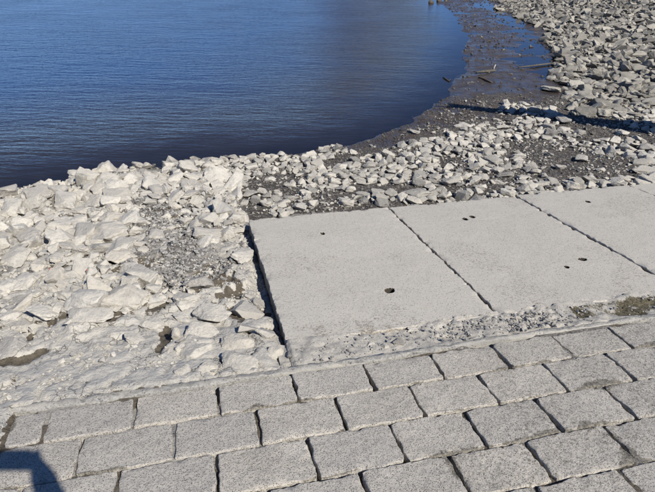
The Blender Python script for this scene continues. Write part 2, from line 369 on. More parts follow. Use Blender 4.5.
def ground(X, Y, full=False):
    X = np.asarray(X, float); Y = np.asarray(Y, float)
    d = shore_dist(X, Y) + 0.10 * fbm(X * 1.1, Y * 1.1, seed=3, octaves=3) * sstep(0.5, 2.5, X + 1)
    u, v = uv_of(X, Y); rz = ramp_z(X, Y)
    nlow = fbm(X * 0.9, Y * 0.9, seed=11, octaves=3); nmid = fbm(X * 4, Y * 4, seed=21, octaves=4); nfine = fbm(X * 18, Y * 18, seed=31, octaves=3)
    left = 1 - sstep(0.30, 0.42, u)
    rub = rz - 0.105 + 0.012 * nmid + 0.004 * nfine
    # left heap: silt-covered plates, cracked, rising over the ramp
    w1, w2, wid = worley(u * 5 + 0.35 * nmid, v * 5.6 + 0.3 * nlow, seed=5); crack = sstep(0.02, 0.11, w2 - w1)
    w3, w4, wid2 = worley(u * 15 + 0.4 * nfine, v * 16 + .3 * nmid, seed=8); crack2 = sstep(0.03, 0.16, w4 - w3)
    heap = rz - 0.074 + 0.03 * nlow + 0.045 * (wid - 0.5) * crack + 0.010 * crack + 0.016 * (wid2 - .5) * crack2 + 0.006 * crack2 + 0.007 * nmid + 0.003 * nfine
    crust = rz - 0.035 + 0.012 * nlow + 0.020 * (wid - .4) * crack + 0.010 * crack + 0.007 * (wid2 - .5) * crack2 + 0.004 * crack2 + 0.005 * nmid + 0.002 * nfine
    heap = heap + (crust - heap) * (1 - sstep(2.62, 2.95, v + 0.10 * nmid - 0.12 * (u + 0.3)))
    heap = heap + 0.022 * np.exp(-np.maximum(v - 2.30, 0) / 0.07)
    heap = heap - 0.03 * np.exp(-((u - 0.33) / 0.06) ** 2)
    md = np.zeros_like(u); mudn = fbm(u * 9, v * 9, seed=41, octaves=3)
    for (mu, mv, mw, mh) in mud_spots:
        q = np.hypot((u - mu) / mw, (v - mv) / mh) + 0.55 * mudn
        md = np.maximum(md, 1 - sstep(0.65, 1.05, q))
    extra = sstep(0.52, 0.6, fbm(u * 6, v * 6, seed=44, octaves=4) * 0.8) * left * sstep(2.9, 3.3, v)
    cr_ = (1 - sstep(0.015, 0.075, w2 - w1)) * sstep(-0.05, 0.35, fbm(u * 3.1, v * 3.1, seed=46, octaves=2)) * (v > 2.34)
    md = np.maximum(np.maximum(md, extra), cr_) * left
    heap = heap - md * 0.03
    gravel_mix = sstep(0.25, 0.5, fbm(u * 2.2 + 4, v * 2.2, seed=51, octaves=3)) * sstep(3.4, 3.9, v)
    bandg = np.exp(-(((u + 0.22 + 0.15 * (v - 4.2)) / 0.27) ** 2)) * sstep(3.35, 3.7, v) * (1 - sstep(5.0, 5.4, v))   # a strip of grey chippings
    land = rub * (1 - left) + heap * left
    beach = 0.014 - 0.004 * sstep(9, 11.5, Y) + 0.004 * d + 0.012 * fbm(X * 1.3, Y * 2.2, seed=61, octaves=4) + 0.003 * nfine + 0.15 * np.log1p(np.exp((np.minimum(d, 12 - 7 * sstep(28, 40, Y)) - 3.0) * 2.5)) / 2.5
    beach = beach - 0.028 * np.exp(-((d - 1.75) / 0.55) ** 2) * sstep(9.5, 11.5, Y) * (1 - sstep(24, 30, Y))
    beach = beach + 0.02 * sstep(11, 8.0, Y) * sstep(0.15, 1.0, d)
    z = smax(land, beach, 0.04)
    z = smin(z, 0.01 + 0.55 * np.maximum(d, -1) + 0.02 * nmid, 0.03)
    bed = -0.01 + np.where(d < 0, 0.10 * d, 0) + 0.012 * nmid
    z = np.where(d < 0, np.maximum(bed, -3.5), z)
    # far bank and the land behind the camera
    z = z + np.where((d > 4) & (Y > 30), (0.02 + 0.06 * np.exp(-((X - 5) / 6.0) ** 2)) * np.minimum(d - 4, 60) * sstep(30, 45, Y), 0) + 0.1 * nlow * sstep(30, 60, np.hypot(X, Y)) * (d > 3)
    z = np.where((v < 0.5) & (d > 8), np.minimum(z, rz + 0) * 1.0, z)
    # under the slabs, mortar bed and paving
    inside = (u > SLAB_U[0] + 0.004) & (u < SLAB_U[-1] - 0.01) & (v > SLAB_V[0] - 0.28) & (v < SLAB_V[1] - 0.004)
    z = np.where(inside, rz - 0.118, z)
    edge_l = PAVE_L - 0.02 + 0.0 * v
    pav = (u > edge_l) & (v < 2.30) & (v > -1.2) & (u < 3.7)
    fill = -0.040 + 0.020 * sstep(-0.2, 0.7, fbm(u * 3, v * 3, seed=71, octaves=3)) + 0.004 * nfine
    fill = fill + 0.012 * (1 - sstep(-0.55, 0.35, u)) * sstep(-0.5, .2, fbm(u * 5, v * 5, seed=73, octaves=3))
    fill = fill + 0.024 * sstep(0.5, 1.1, u - 0.5 * (v - 1.6)) * sstep(-0.25, 0.25, fbm(u * 4, v * 4, seed=75, octaves=3))
    z = np.where(pav, rz + np.minimum(fill, -0.006), z)
    if not full: return z
    pale = left * sstep(0.12, 0.45, d) * (1 - 0.85 * bandg) * (1 - 0.7 * gravel_mix)
    pale = np.where(pav, 0.25 + 0.35 * (1 - sstep(-0.3, 0.5, u)), pale)
    side = (u < PAVE_L) & (v < 2.6); pale = np.where(side, 1, pale)
    pale = np.where((~pav) & (u > 0.42) & (v < 4.7) & (v > 4.3), np.maximum(pale, 0.5 * sstep(-0.2, 0.3, nmid)), pale)
    mud = np.where(pav, sstep(-0.35, 0.1, fbm(u * 3 + 9, v * 3, seed=77, octaves=3)), md)
    wet = (1 - sstep(0.012, 0.05, z + 0.010 * nmid)) * (d > -5)
    grass = sstep(32, 45, np.hypot(X, Y)) * (d > 3)
    return z, pale, mud, wet, grass, d

def axis(segs):
    out = [segs[0][0]]
    for (a, b, s) in segs:
        n = max(1, int(round((b - a) / s))); out += list(a + (b - a) * (np.arange(1, n + 1) / n))
    return np.array(out)
gx = axis([(-400, -60, 34), (-60, -12, 6), (-12, -5, 0.5), (-5, -2.6, 0.045), (-2.6, 0.75, 0.0155), (0.75, 5.5, 0.05), (5.5, 18, 0.13), (18, 60, 3), (60, 400, 34)])
gy = axis([(-300, -40, 26), (-40, -3, 3), (-3, 0.9, 0.2), (0.9, 2.2, 0.026), (2.2, 4.9, 0.0165), (4.9, 7.5, 0.03), (7.5, 13, 0.05), (13, 32, 0.14), (32, 80, 2.5), (80, 400, 20)])
GX, GY = np.meshgrid(gx, gy)
gz, pale, mud, wet, grass, gd = ground(GX, GY, True)
def grid_quads(nx, ny):
    i = np.arange(nx * ny).reshape(ny, nx)
    return np.stack([i[:-1, :-1], i[:-1, 1:], i[1:, 1:], i[1:, :-1]], -1).reshape(-1, 4)
me = np_mesh('ground', np.stack([GX, GY, gz], -1).reshape(-1, 3), quads=grid_quads(len(gx), len(gy)))
for nm, ar in (('pale', pale), ('mud', mud), ('wet', wet), ('grass', grass)): add_attr(me, nm, ar.ravel())
kind(obj('ground', me, MAT['ground']), 'structure')

# water sheet, with the depth over the bed deciding how far one sees into it
wx = axis([(-400, -40, 30), (-40, -8, 2), (-8, -4, .3), (-4, 7, 0.07), (7, 16, .3), (16, 40, 6)]); wy = axis([(-30, 3, 6), (3, 12, 0.07), (12, 32, 0.25), (32, 130, 4)])
WX, WY = np.meshgrid(wx, wy); wz = ground(WX, WY)
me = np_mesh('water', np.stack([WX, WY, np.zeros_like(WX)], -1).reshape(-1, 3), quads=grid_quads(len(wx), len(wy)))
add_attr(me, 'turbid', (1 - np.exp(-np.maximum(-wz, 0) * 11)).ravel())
add_attr(me, 'sky_blue', sstep(0.06, 0.6, -wz).ravel())  # mask for the painted sky blue, growing with depth
add_attr(me, 'amp', (sstep(0.0, 0.22, -wz) * 0.9 + 0.04).ravel())
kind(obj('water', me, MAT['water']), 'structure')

# surface point under a pixel
def at(px, py, lift=0.0):
    d = ray(px, py); d = d / np.linalg.norm(d)
    lo, hi = 1.5, 45.0
    for n in (220, 24, 24):
        t = np.linspace(lo, hi, n); P = C0 + d[None] * t[:, None]
        gap = P[:, 2] - (np.maximum(ground(P[:, 0], P[:, 1]), -0.02) + lift); k = max(1, int(np.argmax(gap < 0))); lo, hi = t[k - 1], t[k]
    return C0 + d * hi

# ------------------------------------------------------------------ blocks: paving and slabs
def block_mesh(name, L, D, T, step, r, wob, rough, seed, holes=(), chip=0.0, corner=0.0):
    """a cast block, top face at z = 0, edges rounded and worn"""
    def ax(S, hs):
        b = [0, r * .12, r * .4, r * .8, r * 1.4]; n = max(2, int((S - 2.8 * r) / step))
        mid = list(np.linspace(1.4 * r, S - 1.4 * r, n + 1))[1:-1]; arr = b + mid + [S - q for q in b[::-1]]
        for (c, w) in hs: arr += list(np.arange(c - w, c + w, 0.003))
        arr = np.unique(np.round(np.array(arr), 5)); keep = [arr[0]]
        for q in arr[1:]:
            if q - keep[-1] > 0.0006: keep.append(q)
        return np.array(keep)
    xs = ax(L, [(h[0], h[2] * 1.8) for h in holes]); ys = ax(D, [(h[1], h[3] * 1.8) for h in holes])
    X, Y = np.meshgrid(xs, ys); nx, ny = len(xs), len(ys)
    ex = np.minimum(X, L - X); ey = np.minimum(Y, D - Y)
    rr = r * (1.0 + 0.6 * fbm(X * 14, Y * 14, seed=seed, octaves=3)); rr = np.maximum(rr, 0.001)
    def rd(e): return np.where(e < rr, rr - np.sqrt(np.maximum(rr ** 2 - (rr - e) ** 2, 0)), 0)
    Z = -np.maximum(rd(ex), rd(ey)) * 0.9 + rough * fbm(X * 45, Y * 45, seed=seed + 7, octaves=3) + rough * 1.2 * fbm(X * 8, Y * 8, seed=seed + 17, octaves=2)
    if chip:
        ch = sstep(0.28, 0.6, fbm(X * 16, Y * 16, seed=seed + 27, octaves=3)) * np.exp(-np.minimum(ex, ey) / 0.016); Z = Z - chip * ch
    for (hx, hy, hw, hh, dep) in holes:
        q = np.hypot((X - hx) / hw, (Y - hy) / hh) + 0.16 * fbm(X * 40, Y * 40, seed=seed + 3, octaves=2); Z = Z - dep * (1 - sstep(0.9, 1.02, q))
    fall = np.exp(-np.minimum(ex, ey) / 0.03)
    wx_ = wob * fbm(X * 20, Y * 20, seed=seed + 40, octaves=3, gain=.65); wy_ = wob * fbm(X * 20, Y * 20, seed=seed + 50, octaves=3, gain=.65)
    if corner:
        cr = np.exp(-(ex + ey) / corner) * corner * 0.35
        X2 = X + np.where(X < L / 2, cr, -cr); Y2 = Y + np.where(Y < D / 2, cr, -cr)
    else: X2, Y2 = X, Y
    PX = X2 - L / 2 + wx_ * fall; PY = Y2 - D / 2 + wy_ * fall
    top = np.stack([PX, PY, Z], -1).reshape(-1, 3)
    idx = np.arange(nx * ny).reshape(ny, nx)
    ring = np.concatenate([idx[0, :], idx[1:, -1], idx[-1, -2::-1], idx[-2:0:-1, 0]])
    V = [top]; quads = [grid_quads(nx, ny)]; prev = ring; cnt = len(top); rp = top[ring]
    for k, zf in enumerate((0.15, 0.35, 0.6, 1.0)):
        q = rp.copy(); q[:, 2] = -T * zf
        q[:, 0] += wob * 0.8 * vnoise(rp[:, 0] * 40, rp[:, 1] * 40, np.full(len(rp), zf * 9), seed + 60)
        q[:, 1] += wob * 0.8 * vnoise(rp[:, 0] * 40, rp[:, 1] * 40, np.full(len(rp), zf * 9), seed + 70)
        V.append(q); cur = np.arange(cnt, cnt + len(ring)); cnt += len(ring)
        quads.append(np.stack([prev, cur, np.roll(cur, -1), np.roll(prev, -1)], -1)); prev = cur
    V.append(np.array([[0, 0, -T]])); c = cnt
    tris = np.stack([prev, np.full(len(prev), c), np.roll(prev, -1)], -1)
    me = np_mesh(name, np.concatenate(V), tris=tris, quads=np.concatenate(quads))
    if holes:
        nt_ = len(tris); q0 = quads[0]; zmin = top[:, 2][q0].min(1); mi = np.zeros(len(me.polygons), np.int32); mi[nt_:nt_ + len(q0)] = (zmin < -0.010) & (np.minimum(ex, ey).ravel()[q0].min(1) > 0.05)
        me.materials.append(MAT['slab']); me.materials.append(MAT['hole_dark']); me.polygons.foreach_set('material_index', mi)
    return me, (X.ravel(), Y.ravel(), cnt + 1)

# paving of exposed-aggregate blocks in running bond: joints read off the photograph, carried on at one block length
J = {0: [(49.7, 405.6, 42, 442.5), (136, 398.9, 132, 425.7), (216.8, 385.4, 218.5, 413.3), (291.4, 373, 298.4, 401.2), (362.9, 363.6, 375.3, 389.8), (429.3, 352.7, 444.1, 376.1), (490.6, 344.9, 510.5, 367.2), (551.5, 335.9, 573.8, 357), (607, 327.3, 633.5, 347.6)],
     1: [(80.6, 435.8, 75.6, 475), (173.7, 422.4, 173, 459.3), (256.4, 409.6, 261.1, 444.9), (335.4, 395.5, 345.4, 427.4), (409, 386, 425.4, 416.4), (478.1, 374.2, 499.6, 402.7), (542.5, 363.3, 568.7, 391), (603.8, 353.9, 634.3, 376.9)],
     2: [(118.2, 471.8, 117.6, 492), (215.5, 454, 218.5, 492), (308.2, 436.8, 317.6, 477.8), (389.8, 422.4, 405.6, 459.3), (464.4, 412, 486.7, 447.2), (533.9, 398.4, 563.2, 429.6), (605, 386.7, 633.1, 417.1)],
     3: [(361, 471, 368, 492), (448.8, 458.1, 470.3, 491), (525, 441.3, 557, 481.6), (603, 426.9, 637, 461)]}
pave = bpy.data.objects.new('pavement', None); COL.objects.link(pave); pave.location = R(0.8, 1.6, -0.1)
kind(pave, 'structure'); bpy.context.view_layer.update()
rng = random.Random(4); BL = 0.347
for k in range(len(ROWS) - 1):
    v1, v0 = ROWS[k], ROWS[k + 1]
    if k in J: us = sorted((px_uv(a, b)[0] + px_uv(c, d)[0]) / 2 for a, b, c, d in J[k])
    else: us = [0.02 + (0.17 if k % 2 else 0.0) + rng.uniform(-.01, .01)]
    umax = 3.6 if k < 6 else 1.6
    while us[0] - BL > PAVE_L + 0.1: us.insert(0, us[0] - BL + rng.uniform(-.006, .006))
    us.insert(0, PAVE_L)
    while us[-1] < umax: us.append(us[-1] + BL + rng.uniform(-.006, .006))
    for i in range(len(us) - 1):
        gapu = rng.choice([0.007, 0.010, 0.013, 0.016, 0.020]); gapv = rng.uniform(0.009, 0.015)
        L = us[i + 1] - us[i] - gapu; D = v1 - v0 - gapv
        if L < 0.05: continue
        me, (bx, by, nv) = block_mesh('brick', L, D, 0.085, 0.0105 if k < 6 else 0.04, 0.0045, 0.0042, 0.0014, rng.randint(0, 9999), chip=0.006, corner=0.012)
        uu = us[i] + bx; vv = v0 + by
        e = np.minimum(np.minimum(bx, L - bx), np.minimum(by, D - by))
        gr = sstep(0.08, 0.5, fbm(uu * 6, vv * 6, seed=90, octaves=3) + 0.75 * np.exp(-by / 0.022) + 0.4 * np.exp(-e / 0.014) - 1.08 + 0.46 * sstep(0.2, 1.2, uu - 0.9 * (vv - 1.4))) * (1 - sstep(0.02, 0.055, e))
        gr = np.maximum(gr, 0.36 * sstep(-0.4, 1.3, uu - 0.6 * (vv - 1.6)) + 0.10 * fbm(uu * 4, vv * 4, seed=97, octaves=3))
        add_attr(me, 'grime', np.concatenate([gr, np.full(nv - len(gr), 0.4)]))
        b = obj('brick', me, MAT['brick'], pave, ramp_matrix((us[i] + us[i + 1]) / 2, (v0 + v1) / 2, rng.uniform(-0.003, 0.003), rng.uniform(-.008, .008)) @ Matrix.Rotation(rng.uniform(-.008, .008), 4, 'X') @ Matrix.Rotation(rng.uniform(-.006, .006), 4, 'Y'))

# four concrete slabs
slab_holes_px = {0: [(389.5, 290.5, 5.5, 2.2), (322.5, 233.5, 2.2, 1.0), (481, 300, 0, 0)], 1: [(465, 218.5, 2.6, 1.2), (472.5, 216.5, 2.6, 1.2), (566.5, 266.5, 2.6, 1.3), (582.5, 258.8, 4.5, 1.3)], 2: [(588, 202, 2.4, 1.0)], 3: []}
slab_labels = ['pale concrete slab with one dark oval hole, its free end against the rubble heap',
               'pale concrete slab with two pairs of small dark holes',
               'pale concrete slab with a single tiny hole, third along from the heap',
               'concrete slab at the end of the row, beyond three others']
for i in range(4):
    u0, u1 = SLAB_U[i], SLAB_U[i + 1]; L = u1 - u0 - (0.018 if i < 1 else 0.012); D = SLAB_V[1] - SLAB_V[0]
    hs = []
    for (x, y, w, h) in slab_holes_px[i]:
        if not w: continue
        u, v = px_uv(x, y); hs.append((u - u0, v - SLAB_V[0], px_uv(x + w, y)[0] - u, (px_uv(x, y - h)[1] - v) * 1.25, 0.06))
    me, (bx, by, nv) = block_mesh('concrete_slab', L, D, 0.125, 0.022, 0.0035, 0.005, 0.0006, 300 + i, holes=hs, chip=0.012)
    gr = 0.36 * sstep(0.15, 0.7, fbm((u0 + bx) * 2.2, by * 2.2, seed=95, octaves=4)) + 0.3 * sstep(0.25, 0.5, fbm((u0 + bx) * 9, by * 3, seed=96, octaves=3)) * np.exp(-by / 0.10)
    for (hx, hy, hw, hh, dep) in hs: gr = np.maximum(gr, 1 - sstep(0.85, 1.1, np.hypot((bx - hx) / hw, (by - hy) / hh)))  # darker inside each hole, up to its rim
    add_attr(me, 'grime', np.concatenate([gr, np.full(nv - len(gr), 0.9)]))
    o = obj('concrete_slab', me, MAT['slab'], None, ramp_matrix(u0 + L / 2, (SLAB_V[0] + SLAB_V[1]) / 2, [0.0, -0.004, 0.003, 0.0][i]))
    tag(o, slab_labels[i], 'slab', 'concrete slabs laid side by side on the ramp')

# cement edging between paving and slabs
us = np.arange(px_uv(14, 405)[0], 3.8, 0.012); prof = [(-0.5, -0.09), (-0.5, -0.012), (-0.48, -0.001), (-0.42, 0.0015), (0.0, 0.0025), (0.42, 0.003), (0.62, -0.004), (0.7, -0.02), (0.7, -0.09)]
V = []
for (pv, pw) in prof:
    wdt = 0.040 * (1 + 0.38 * fbm(us * 4, us * 0 + pv, seed=101, octaves=4)) * (0.35 + 0.65 * sstep(0, 0.1, us - us[0]))
    vv = 2.279 + 0.008 * fbm(us * 0.9, us * 0, seed=102, octaves=3) + pv * wdt + 0.003 * fbm(us * 30, us * 0 + pv * 5, seed=103, octaves=2)
    ww = pw + 0.005 * fbm(us * 5, us * 0 + 3 + pv * 2, seed=104, octaves=4) + 0.0042 * fbm(us * 30, us * 0 + pv * 7, seed=105, octaves=3, gain=.65)
    V.append(C0 + us[:, None] * A_ + vv[:, None] * V_ + (ww - HCAM)[:, None] * N_)
V = np.concatenate(V); me = np_mesh('cement_edging', V, quads=grid_quads(len(us), len(prof))[:, ::-1])
add_attr(me, 'grime', np.concatenate([0.62 * sstep(-0.5, 0.6, fbm(us * 2.2, us * 0 + p_[0] * 1.5, seed=106, octaves=4) + 0.25 * (p_[0] < -0.2)) for p_ in prof]))
tag(obj('cement_edging', me, MAT['edging']), 'long thin ridge of smooth grey cement along the top row of paving blocks', 'edging')

# rough mortar bed between the edging and the slabs
ub = np.arange(0.30, 3.85, 0.011); vb = np.concatenate([[2.296], np.linspace(2.30, 2.535, 26)]); UB, VB = np.meshgrid(ub, vb)
_wu = UB + 0.02 * fbm(UB * 18, VB * 18, seed=120, octaves=3); w1, w2, wid = worley(_wu * 19, VB * 24 + 0.4 * fbm(UB * 9, VB * 9, seed=121), seed=12)
lump = sstep(0.0, 0.5, fbm(UB * 1.3, VB * 1.3, seed=112, octaves=2) + 0.2)
WB = -0.008 + 0.010 * fbm(UB * 5, VB * 5, seed=111, octaves=4) + lump * 0.014 * wid * sstep(0.04, 0.16, w2 - w1) * (wid > 0.45) + 0.006 * fbm(UB * 16, VB * 16, seed=122, octaves=4) + 0.003 * fbm(UB * 40, VB * 40, seed=113, octaves=3)
WB = WB + 0.020 * sstep(2.42, 2.52, VB + 0.03 * fbm(UB * 3, VB, seed=114, octaves=3)) * (fbm(UB * 2, VB * 2, seed=117, octaves=3) * .5 + .45)
WB = np.where(UB < 0.36, WB - 0.03, WB)
_su = px_uv(588, 311)[0]; stainr = sstep(_su - 0.08, _su + 0.12, UB + 0.15 * fbm(UB * 7, VB * 7, seed=115, octaves=3)) * sstep(2.33, 2.37, VB + .02 * fbm(UB * 9, VB * 9, seed=119)) * (1 - sstep(2.47, 2.52, VB - 0.01 * fbm(UB * 9, VB * 9, seed=118)))
WB = WB - 0.006 * stainr
P = C0 + UB[..., None] * A_ + VB[..., None] * V_ + (WB - HCAM)[..., None] * N_
P[0] = P[0] - 0.09 * N_
me = np_mesh('mortar_bed', P.reshape(-1, 3), quads=grid_quads(len(ub), len(vb)))
gu, gv = px_uv(368, 344); gr = np.maximum(stainr, 0.55 * np.exp(-((UB - gu) / 0.05) ** 2 - ((VB - gv) / 0.03) ** 2))
gr = gr * (0.95 + 0.4 * fbm(UB * 22, VB * 22, seed=123, octaves=3)); add_attr(me, 'grime', gr.ravel())
tag(obj('mortar_bed', me, MAT['mortar']), 'rough crumbling mortar bed between concrete slabs and cement ridge, mossy patch at one end', 'mortar')

# ------------------------------------------------------------------ rocks
_ico = {}
def ico(sub):
    if sub not in _ico:
        bm = bmesh.new(); bmesh.ops.create_icosphere(bm, subdivisions=sub, radius=1.0)
        v = np.array([x.co[:] for x in bm.verts]); f = np.array([[q.index for q in x.verts] for x in bm.faces]); bm.free(); _ico[sub] = (v, f)
    return _ico[sub]
def hull_rock(seed, cuts, rough, npts=13, flat=False):
    """an angular broken stone: a hull of a few points, its faces cut up and roughened"""
    r_ = np.random.RandomState(seed); bm = bmesh.new()
    q = r_.normal(size=(npts, 3)); q /= np.linalg.norm(q, axis=1)[:, None]; q *= r_.uniform(0.75, 1.0, (npts, 1))
    q = np.sign(q) * np.abs(q) ** 0.75
    for p in q: bm.verts.new(p)
    g = bmesh.ops.convex_hull(bm, input=bm.verts[:]); bmesh.ops.delete(bm, geom=[v for v in bm.verts if not v.link_faces], context='VERTS')
    if cuts:
        bmesh.ops.bevel(bm, geom=bm.edges[:], offset=0.055, segments=1, affect='EDGES', clamp_overlap=True)
        bmesh.ops.triangulate(bm, faces=bm.faces[:])
        for it in range(3):
            lim = (0.42, 0.26, 0.15)[it] if cuts > 1 else (0.6, 0.42, 9)[it]
            if lim > 2: continue
            bmesh.ops.subdivide_edges(bm, edges=[e for e in bm.edges if e.calc_length() > lim], cuts=1); bmesh.ops.triangulate(bm, faces=bm.faces[:])
        if cuts > 2:
            bmesh.ops.subdivide_edges(bm, edges=[e for e in bm.edges if e.calc_length() > 0.085], cuts=1); bmesh.ops.triangulate(bm, faces=bm.faces[:])
    else: bmesh.ops.triangulate(bm, faces=bm.faces[:])
    bmesh.ops.recalc_face_normals(bm, faces=bm.faces[:])
    bm.verts.index_update(); P = np.array([v.co[:] for v in bm.verts]); f = np.array([[v.index for v in x.verts] for x in bm.faces]); bm.free()
    if rough:
        o = seed * 3.7
        nn = fbm(P[:, 0] * 2.0 + o, P[:, 1] * 2.0, P[:, 2] * 2.6, seed=seed, octaves=5, gain=0.6)
        step = np.floor((P[:, 2] + 0.25 * fbm(P[:, 0] * 1.5 + o, P[:, 1] * 1.5, P[:, 2], seed=seed + 9, octaves=2)) * 3.5)      # bedding ledges
        led = _hash(step, step * 0, step * 0, seed) - 0.5
        k = 1 + rough * nn; P = P * np.stack([k + rough * 1.1 * led, k + rough * 1.1 * led, k], -1)
    lo, hi = P.min(0), P.max(0); P = (P - (lo + hi) / 2) / ((hi - lo) / 2)
    return P, f
def set_smooth(me, ang=38):
    me.polygons.foreach_set('use_smooth', np.ones(len(me.polygons), bool)); me.set_sharp_from_angle(angle=rad(ang)); return me
BIG = []
for i in range(26):
    P, f = hull_rock(100 + i, 3 if i < 16 else 2, 0.075, npts=11 + i % 6)
    BIG.append(set_smooth(np_mesh('limestone_rock', P, tris=f)))
MIDDLE = [hull_rock(300 + i, 1, 0.07, npts=10 + i % 6) for i in range(30)]
MID_ME = [set_smooth(np_mesh('limestone_rock', P, tris=f), 30) for P, f in [hull_rock(400 + i, 2, 0.07, npts=10 + i % 6) for i in range(20)]]
LOW = [hull_rock(500 + i, 0, 0.0, npts=9 + i % 5) for i in range(40)]
TINY = [hull_rock(700 + i, 0, 0.0, npts=8) for i in range(20)]

def rock_matrix(P, sx, sy, sz, rz, tilt, tdir):
    return Matrix.Translation(Vector(P)) @ Matrix.Rotation(tilt, 4, Vector((math.cos(tdir), math.sin(tdir), 0))) @ Matrix.Rotation(rz, 4, 'Z') @ Matrix.Diagonal((sx, sy, sz, 1))

# (x, y, w, h) in photograph pixels; the place comes from the ground under the pixel
TR_L = """11 209 25 20;33 204 28 17;39 193 27 18;63 189 13 8;83 182 11 15;89 187 9 9;65 202 33 19;31 216 11 12;21 224 22 12;61 225 23 18;79 222 21 18;81 210 23 10;
29 236 27 18;52 238 18 10;67 246 24 11;5 237 15 16;107 180 25 19;123 177 11 10;117 196 29 21;97 199 20 22;142 185 21 13;146 172 12 9;161 176 19 10;158 189 18 16;177 171 12 10;
110 218 24 14;165 217 13 8;129 211 26 15;197 167 9 9;208 166 14 9;193 176 20 8;216 172 12 8;191 193 18 16;216 207 24 17;233 203 11 10;251 194 15 11;243 184 12 11;
230 181 11 10;219 192 15 13;203 181 16 9;15 256 29 26;25 281 26 24;82 249 19 12;43 262 19 14;58 257 13 10;48 275 30 8;72 275 20 7;88 281 15 13;51 288 19 11;71 296 24 13;20 303 22 17;
43 311 34 15;90 314 48 13;8 286 18 18;107 233 42 32;137 240 17 18;121 256 27 22;157 234 20 16;166 247 11 16;143 250 12 10;139 269 17 12;126 296 40 30;159 302 24 11;101 267 11 11;
200 282 31 22;244 252 21 33;217 232 17 7;236 231 19 7;186 298 24 16;184 303 16 14;212 313 38 26;201 331 34 24;177 337 9 18;182 317 20 13;193 350 38 26;207 367 20 15;183 370 17 13;
236 343 36 19;239 360 42 20;249 326 18 22;266 330 20 26;275 352 18 14;296 350 13 7;153 323 22 15;135 338 26 13;9 344 28 36;72 232 16 10;95 243 18 10;175 205 16 10;152 203 14 8;185 212 14 8;
143 222 16 10;60 266 12 8;108 278 16 9;32 268 12 8;12 315 18 12;115 308 16 8;205 190 12 8;225 228 10 6;170 228 10 7;150 282 10 6;180 283 9 6;171 300 9 7;40 218 10 7;48 213 12 6"""
TR_R = """564 121 16 14;619 110 14 12;636 115 19 9;613 95 17 8;623 134 14 9;646 149 19 12;649 161 17 14;581 159 15 12;611 149 11 8;598 153 12 9;643 171 27 7;551 89 21 10;598 89 10 12;585 93 13 12;572 94 19 9;
388 156 19 11;407 157 18 10;425 152 15 10;437 150 12 10;424 162 17 10;396 169 16 10;416 194 31 15;398 182 15 13;434 177 15 13;420 176 15 10;419 184 16 10;369 167 16 9;391 194 15 12;383 182 13 10;449 183 19 14;
364 201 13 11;347 205 17 11;414 132 14 7;452 136 12 10;519 158 17 9;505 175 22 10;493 161 20 13;523 179 15 10;484 146 13 8;467 136 15 10;451 134 11 8;463 126 22 8;502 128 17 5;525 124 11 9;546 138 13 9;550 131 9 8;
461 149 16 8;483 178 14 10;498 182 18 8;455 181 14 11;469 193 13 12;532 166 18 9;446 195 13 10;432 199 14 10;326 152 15 6;305 158 13 8;282 168 14 8;295 162 14 9;275 158 10 6;340 168 18 10;330 176 16 10;
312 190 16 8;290 186 15 8;270 181 14 8;355 160 14 8;372 178 14 9;258 176 13 8;252 166 14 8;300 176 12 7;265 205 15 9;285 203 14 9;350 190 14 9;480 187 16 9;510 189 14 7;540 185 22 6;570 184 20 5;600 181 18 5;630 178 14 5;638 140 14 8;600 170 12 7;560 168 13 7;550 155 11 7"""
UNIQUE = {(33, 204): ('grey slab-like rock leaning over at the waterline', 'grey'),
          (83, 182): ('small pointed grey rock standing up at the water edge', 'bank'),
          (107, 180): ('peaked pale boulder crowning the heap against the water', 'dusty'),
          (39, 193): ('chunky pale boulder resting on a tilted grey slab-like rock', 'dusty'),
          (107, 233): ('broad bulky pale boulder in the middle of the rubble heap', 'dusty'),
          (216, 207): ('stout pale boulder beside grey chippings, dark gap along its foot', 'dusty'),
          (233, 203): ('small dark grey rock touching a stout pale boulder', 'grey'),
          (200, 282): ('blocky pale boulder with a flat top, brown mud around its foot', 'dusty'),
          (244, 252): ('flat weathered rock plate lying along the first slab edge', 'dusty'),
          (212, 313): ('large wedge of rock with a dark steep side, between mud and paving', 'dusty'),
          (9, 344): ('wide low boulder rimmed by a brown mud crack', 'dusty'),
          (177, 337): ('thin upright rock flake wedged beside a mud patch', 'dusty'),
          (227, 158): ('small pale stone sitting in the water by the heap', 'dusty'),
          (266, 330): ('tilted rock slab leaning against the first concrete slab', 'dusty'),
          (416, 194): ('long low rock touching the back edge of the slabs', 'grey'),
          (197, 167): ('dark wet rock at the water edge of the heap', 'darkstone')}
rr = random.Random(77)
taken = []          # (x, y, r) plan footprints
def in_view(P, m=60):
    x, y, z = to_px(P); return z > 0.3 and -m < x < IMG_W + m and -m < y < IMG_H + m
n_ind = 0
def add_rock(P, sx, sy, sz, rz, tilt, tdir, label, group, mat, me):
    global n_ind
    key = me.name + '|' + mat
    m2 = _memat.get(key)
    if m2 is None:
        m2 = me if not me.materials else me.copy()
        m2.materials.clear(); m2.materials.append(MAT[mat]); _memat[key] = m2
    o = bpy.data.objects.new('limestone_rock', m2); COL.objects.link(o); o.matrix_world = rock_matrix(P, sx, sy, sz, rz, tilt, tdir)
    tag(o, label, 'rock', group); n_ind += 1
    return o
_memat = {}
def parse(s): return [tuple(float(q) for q in t.split()) for t in s.replace('\n', '').split(';') if t.strip()]
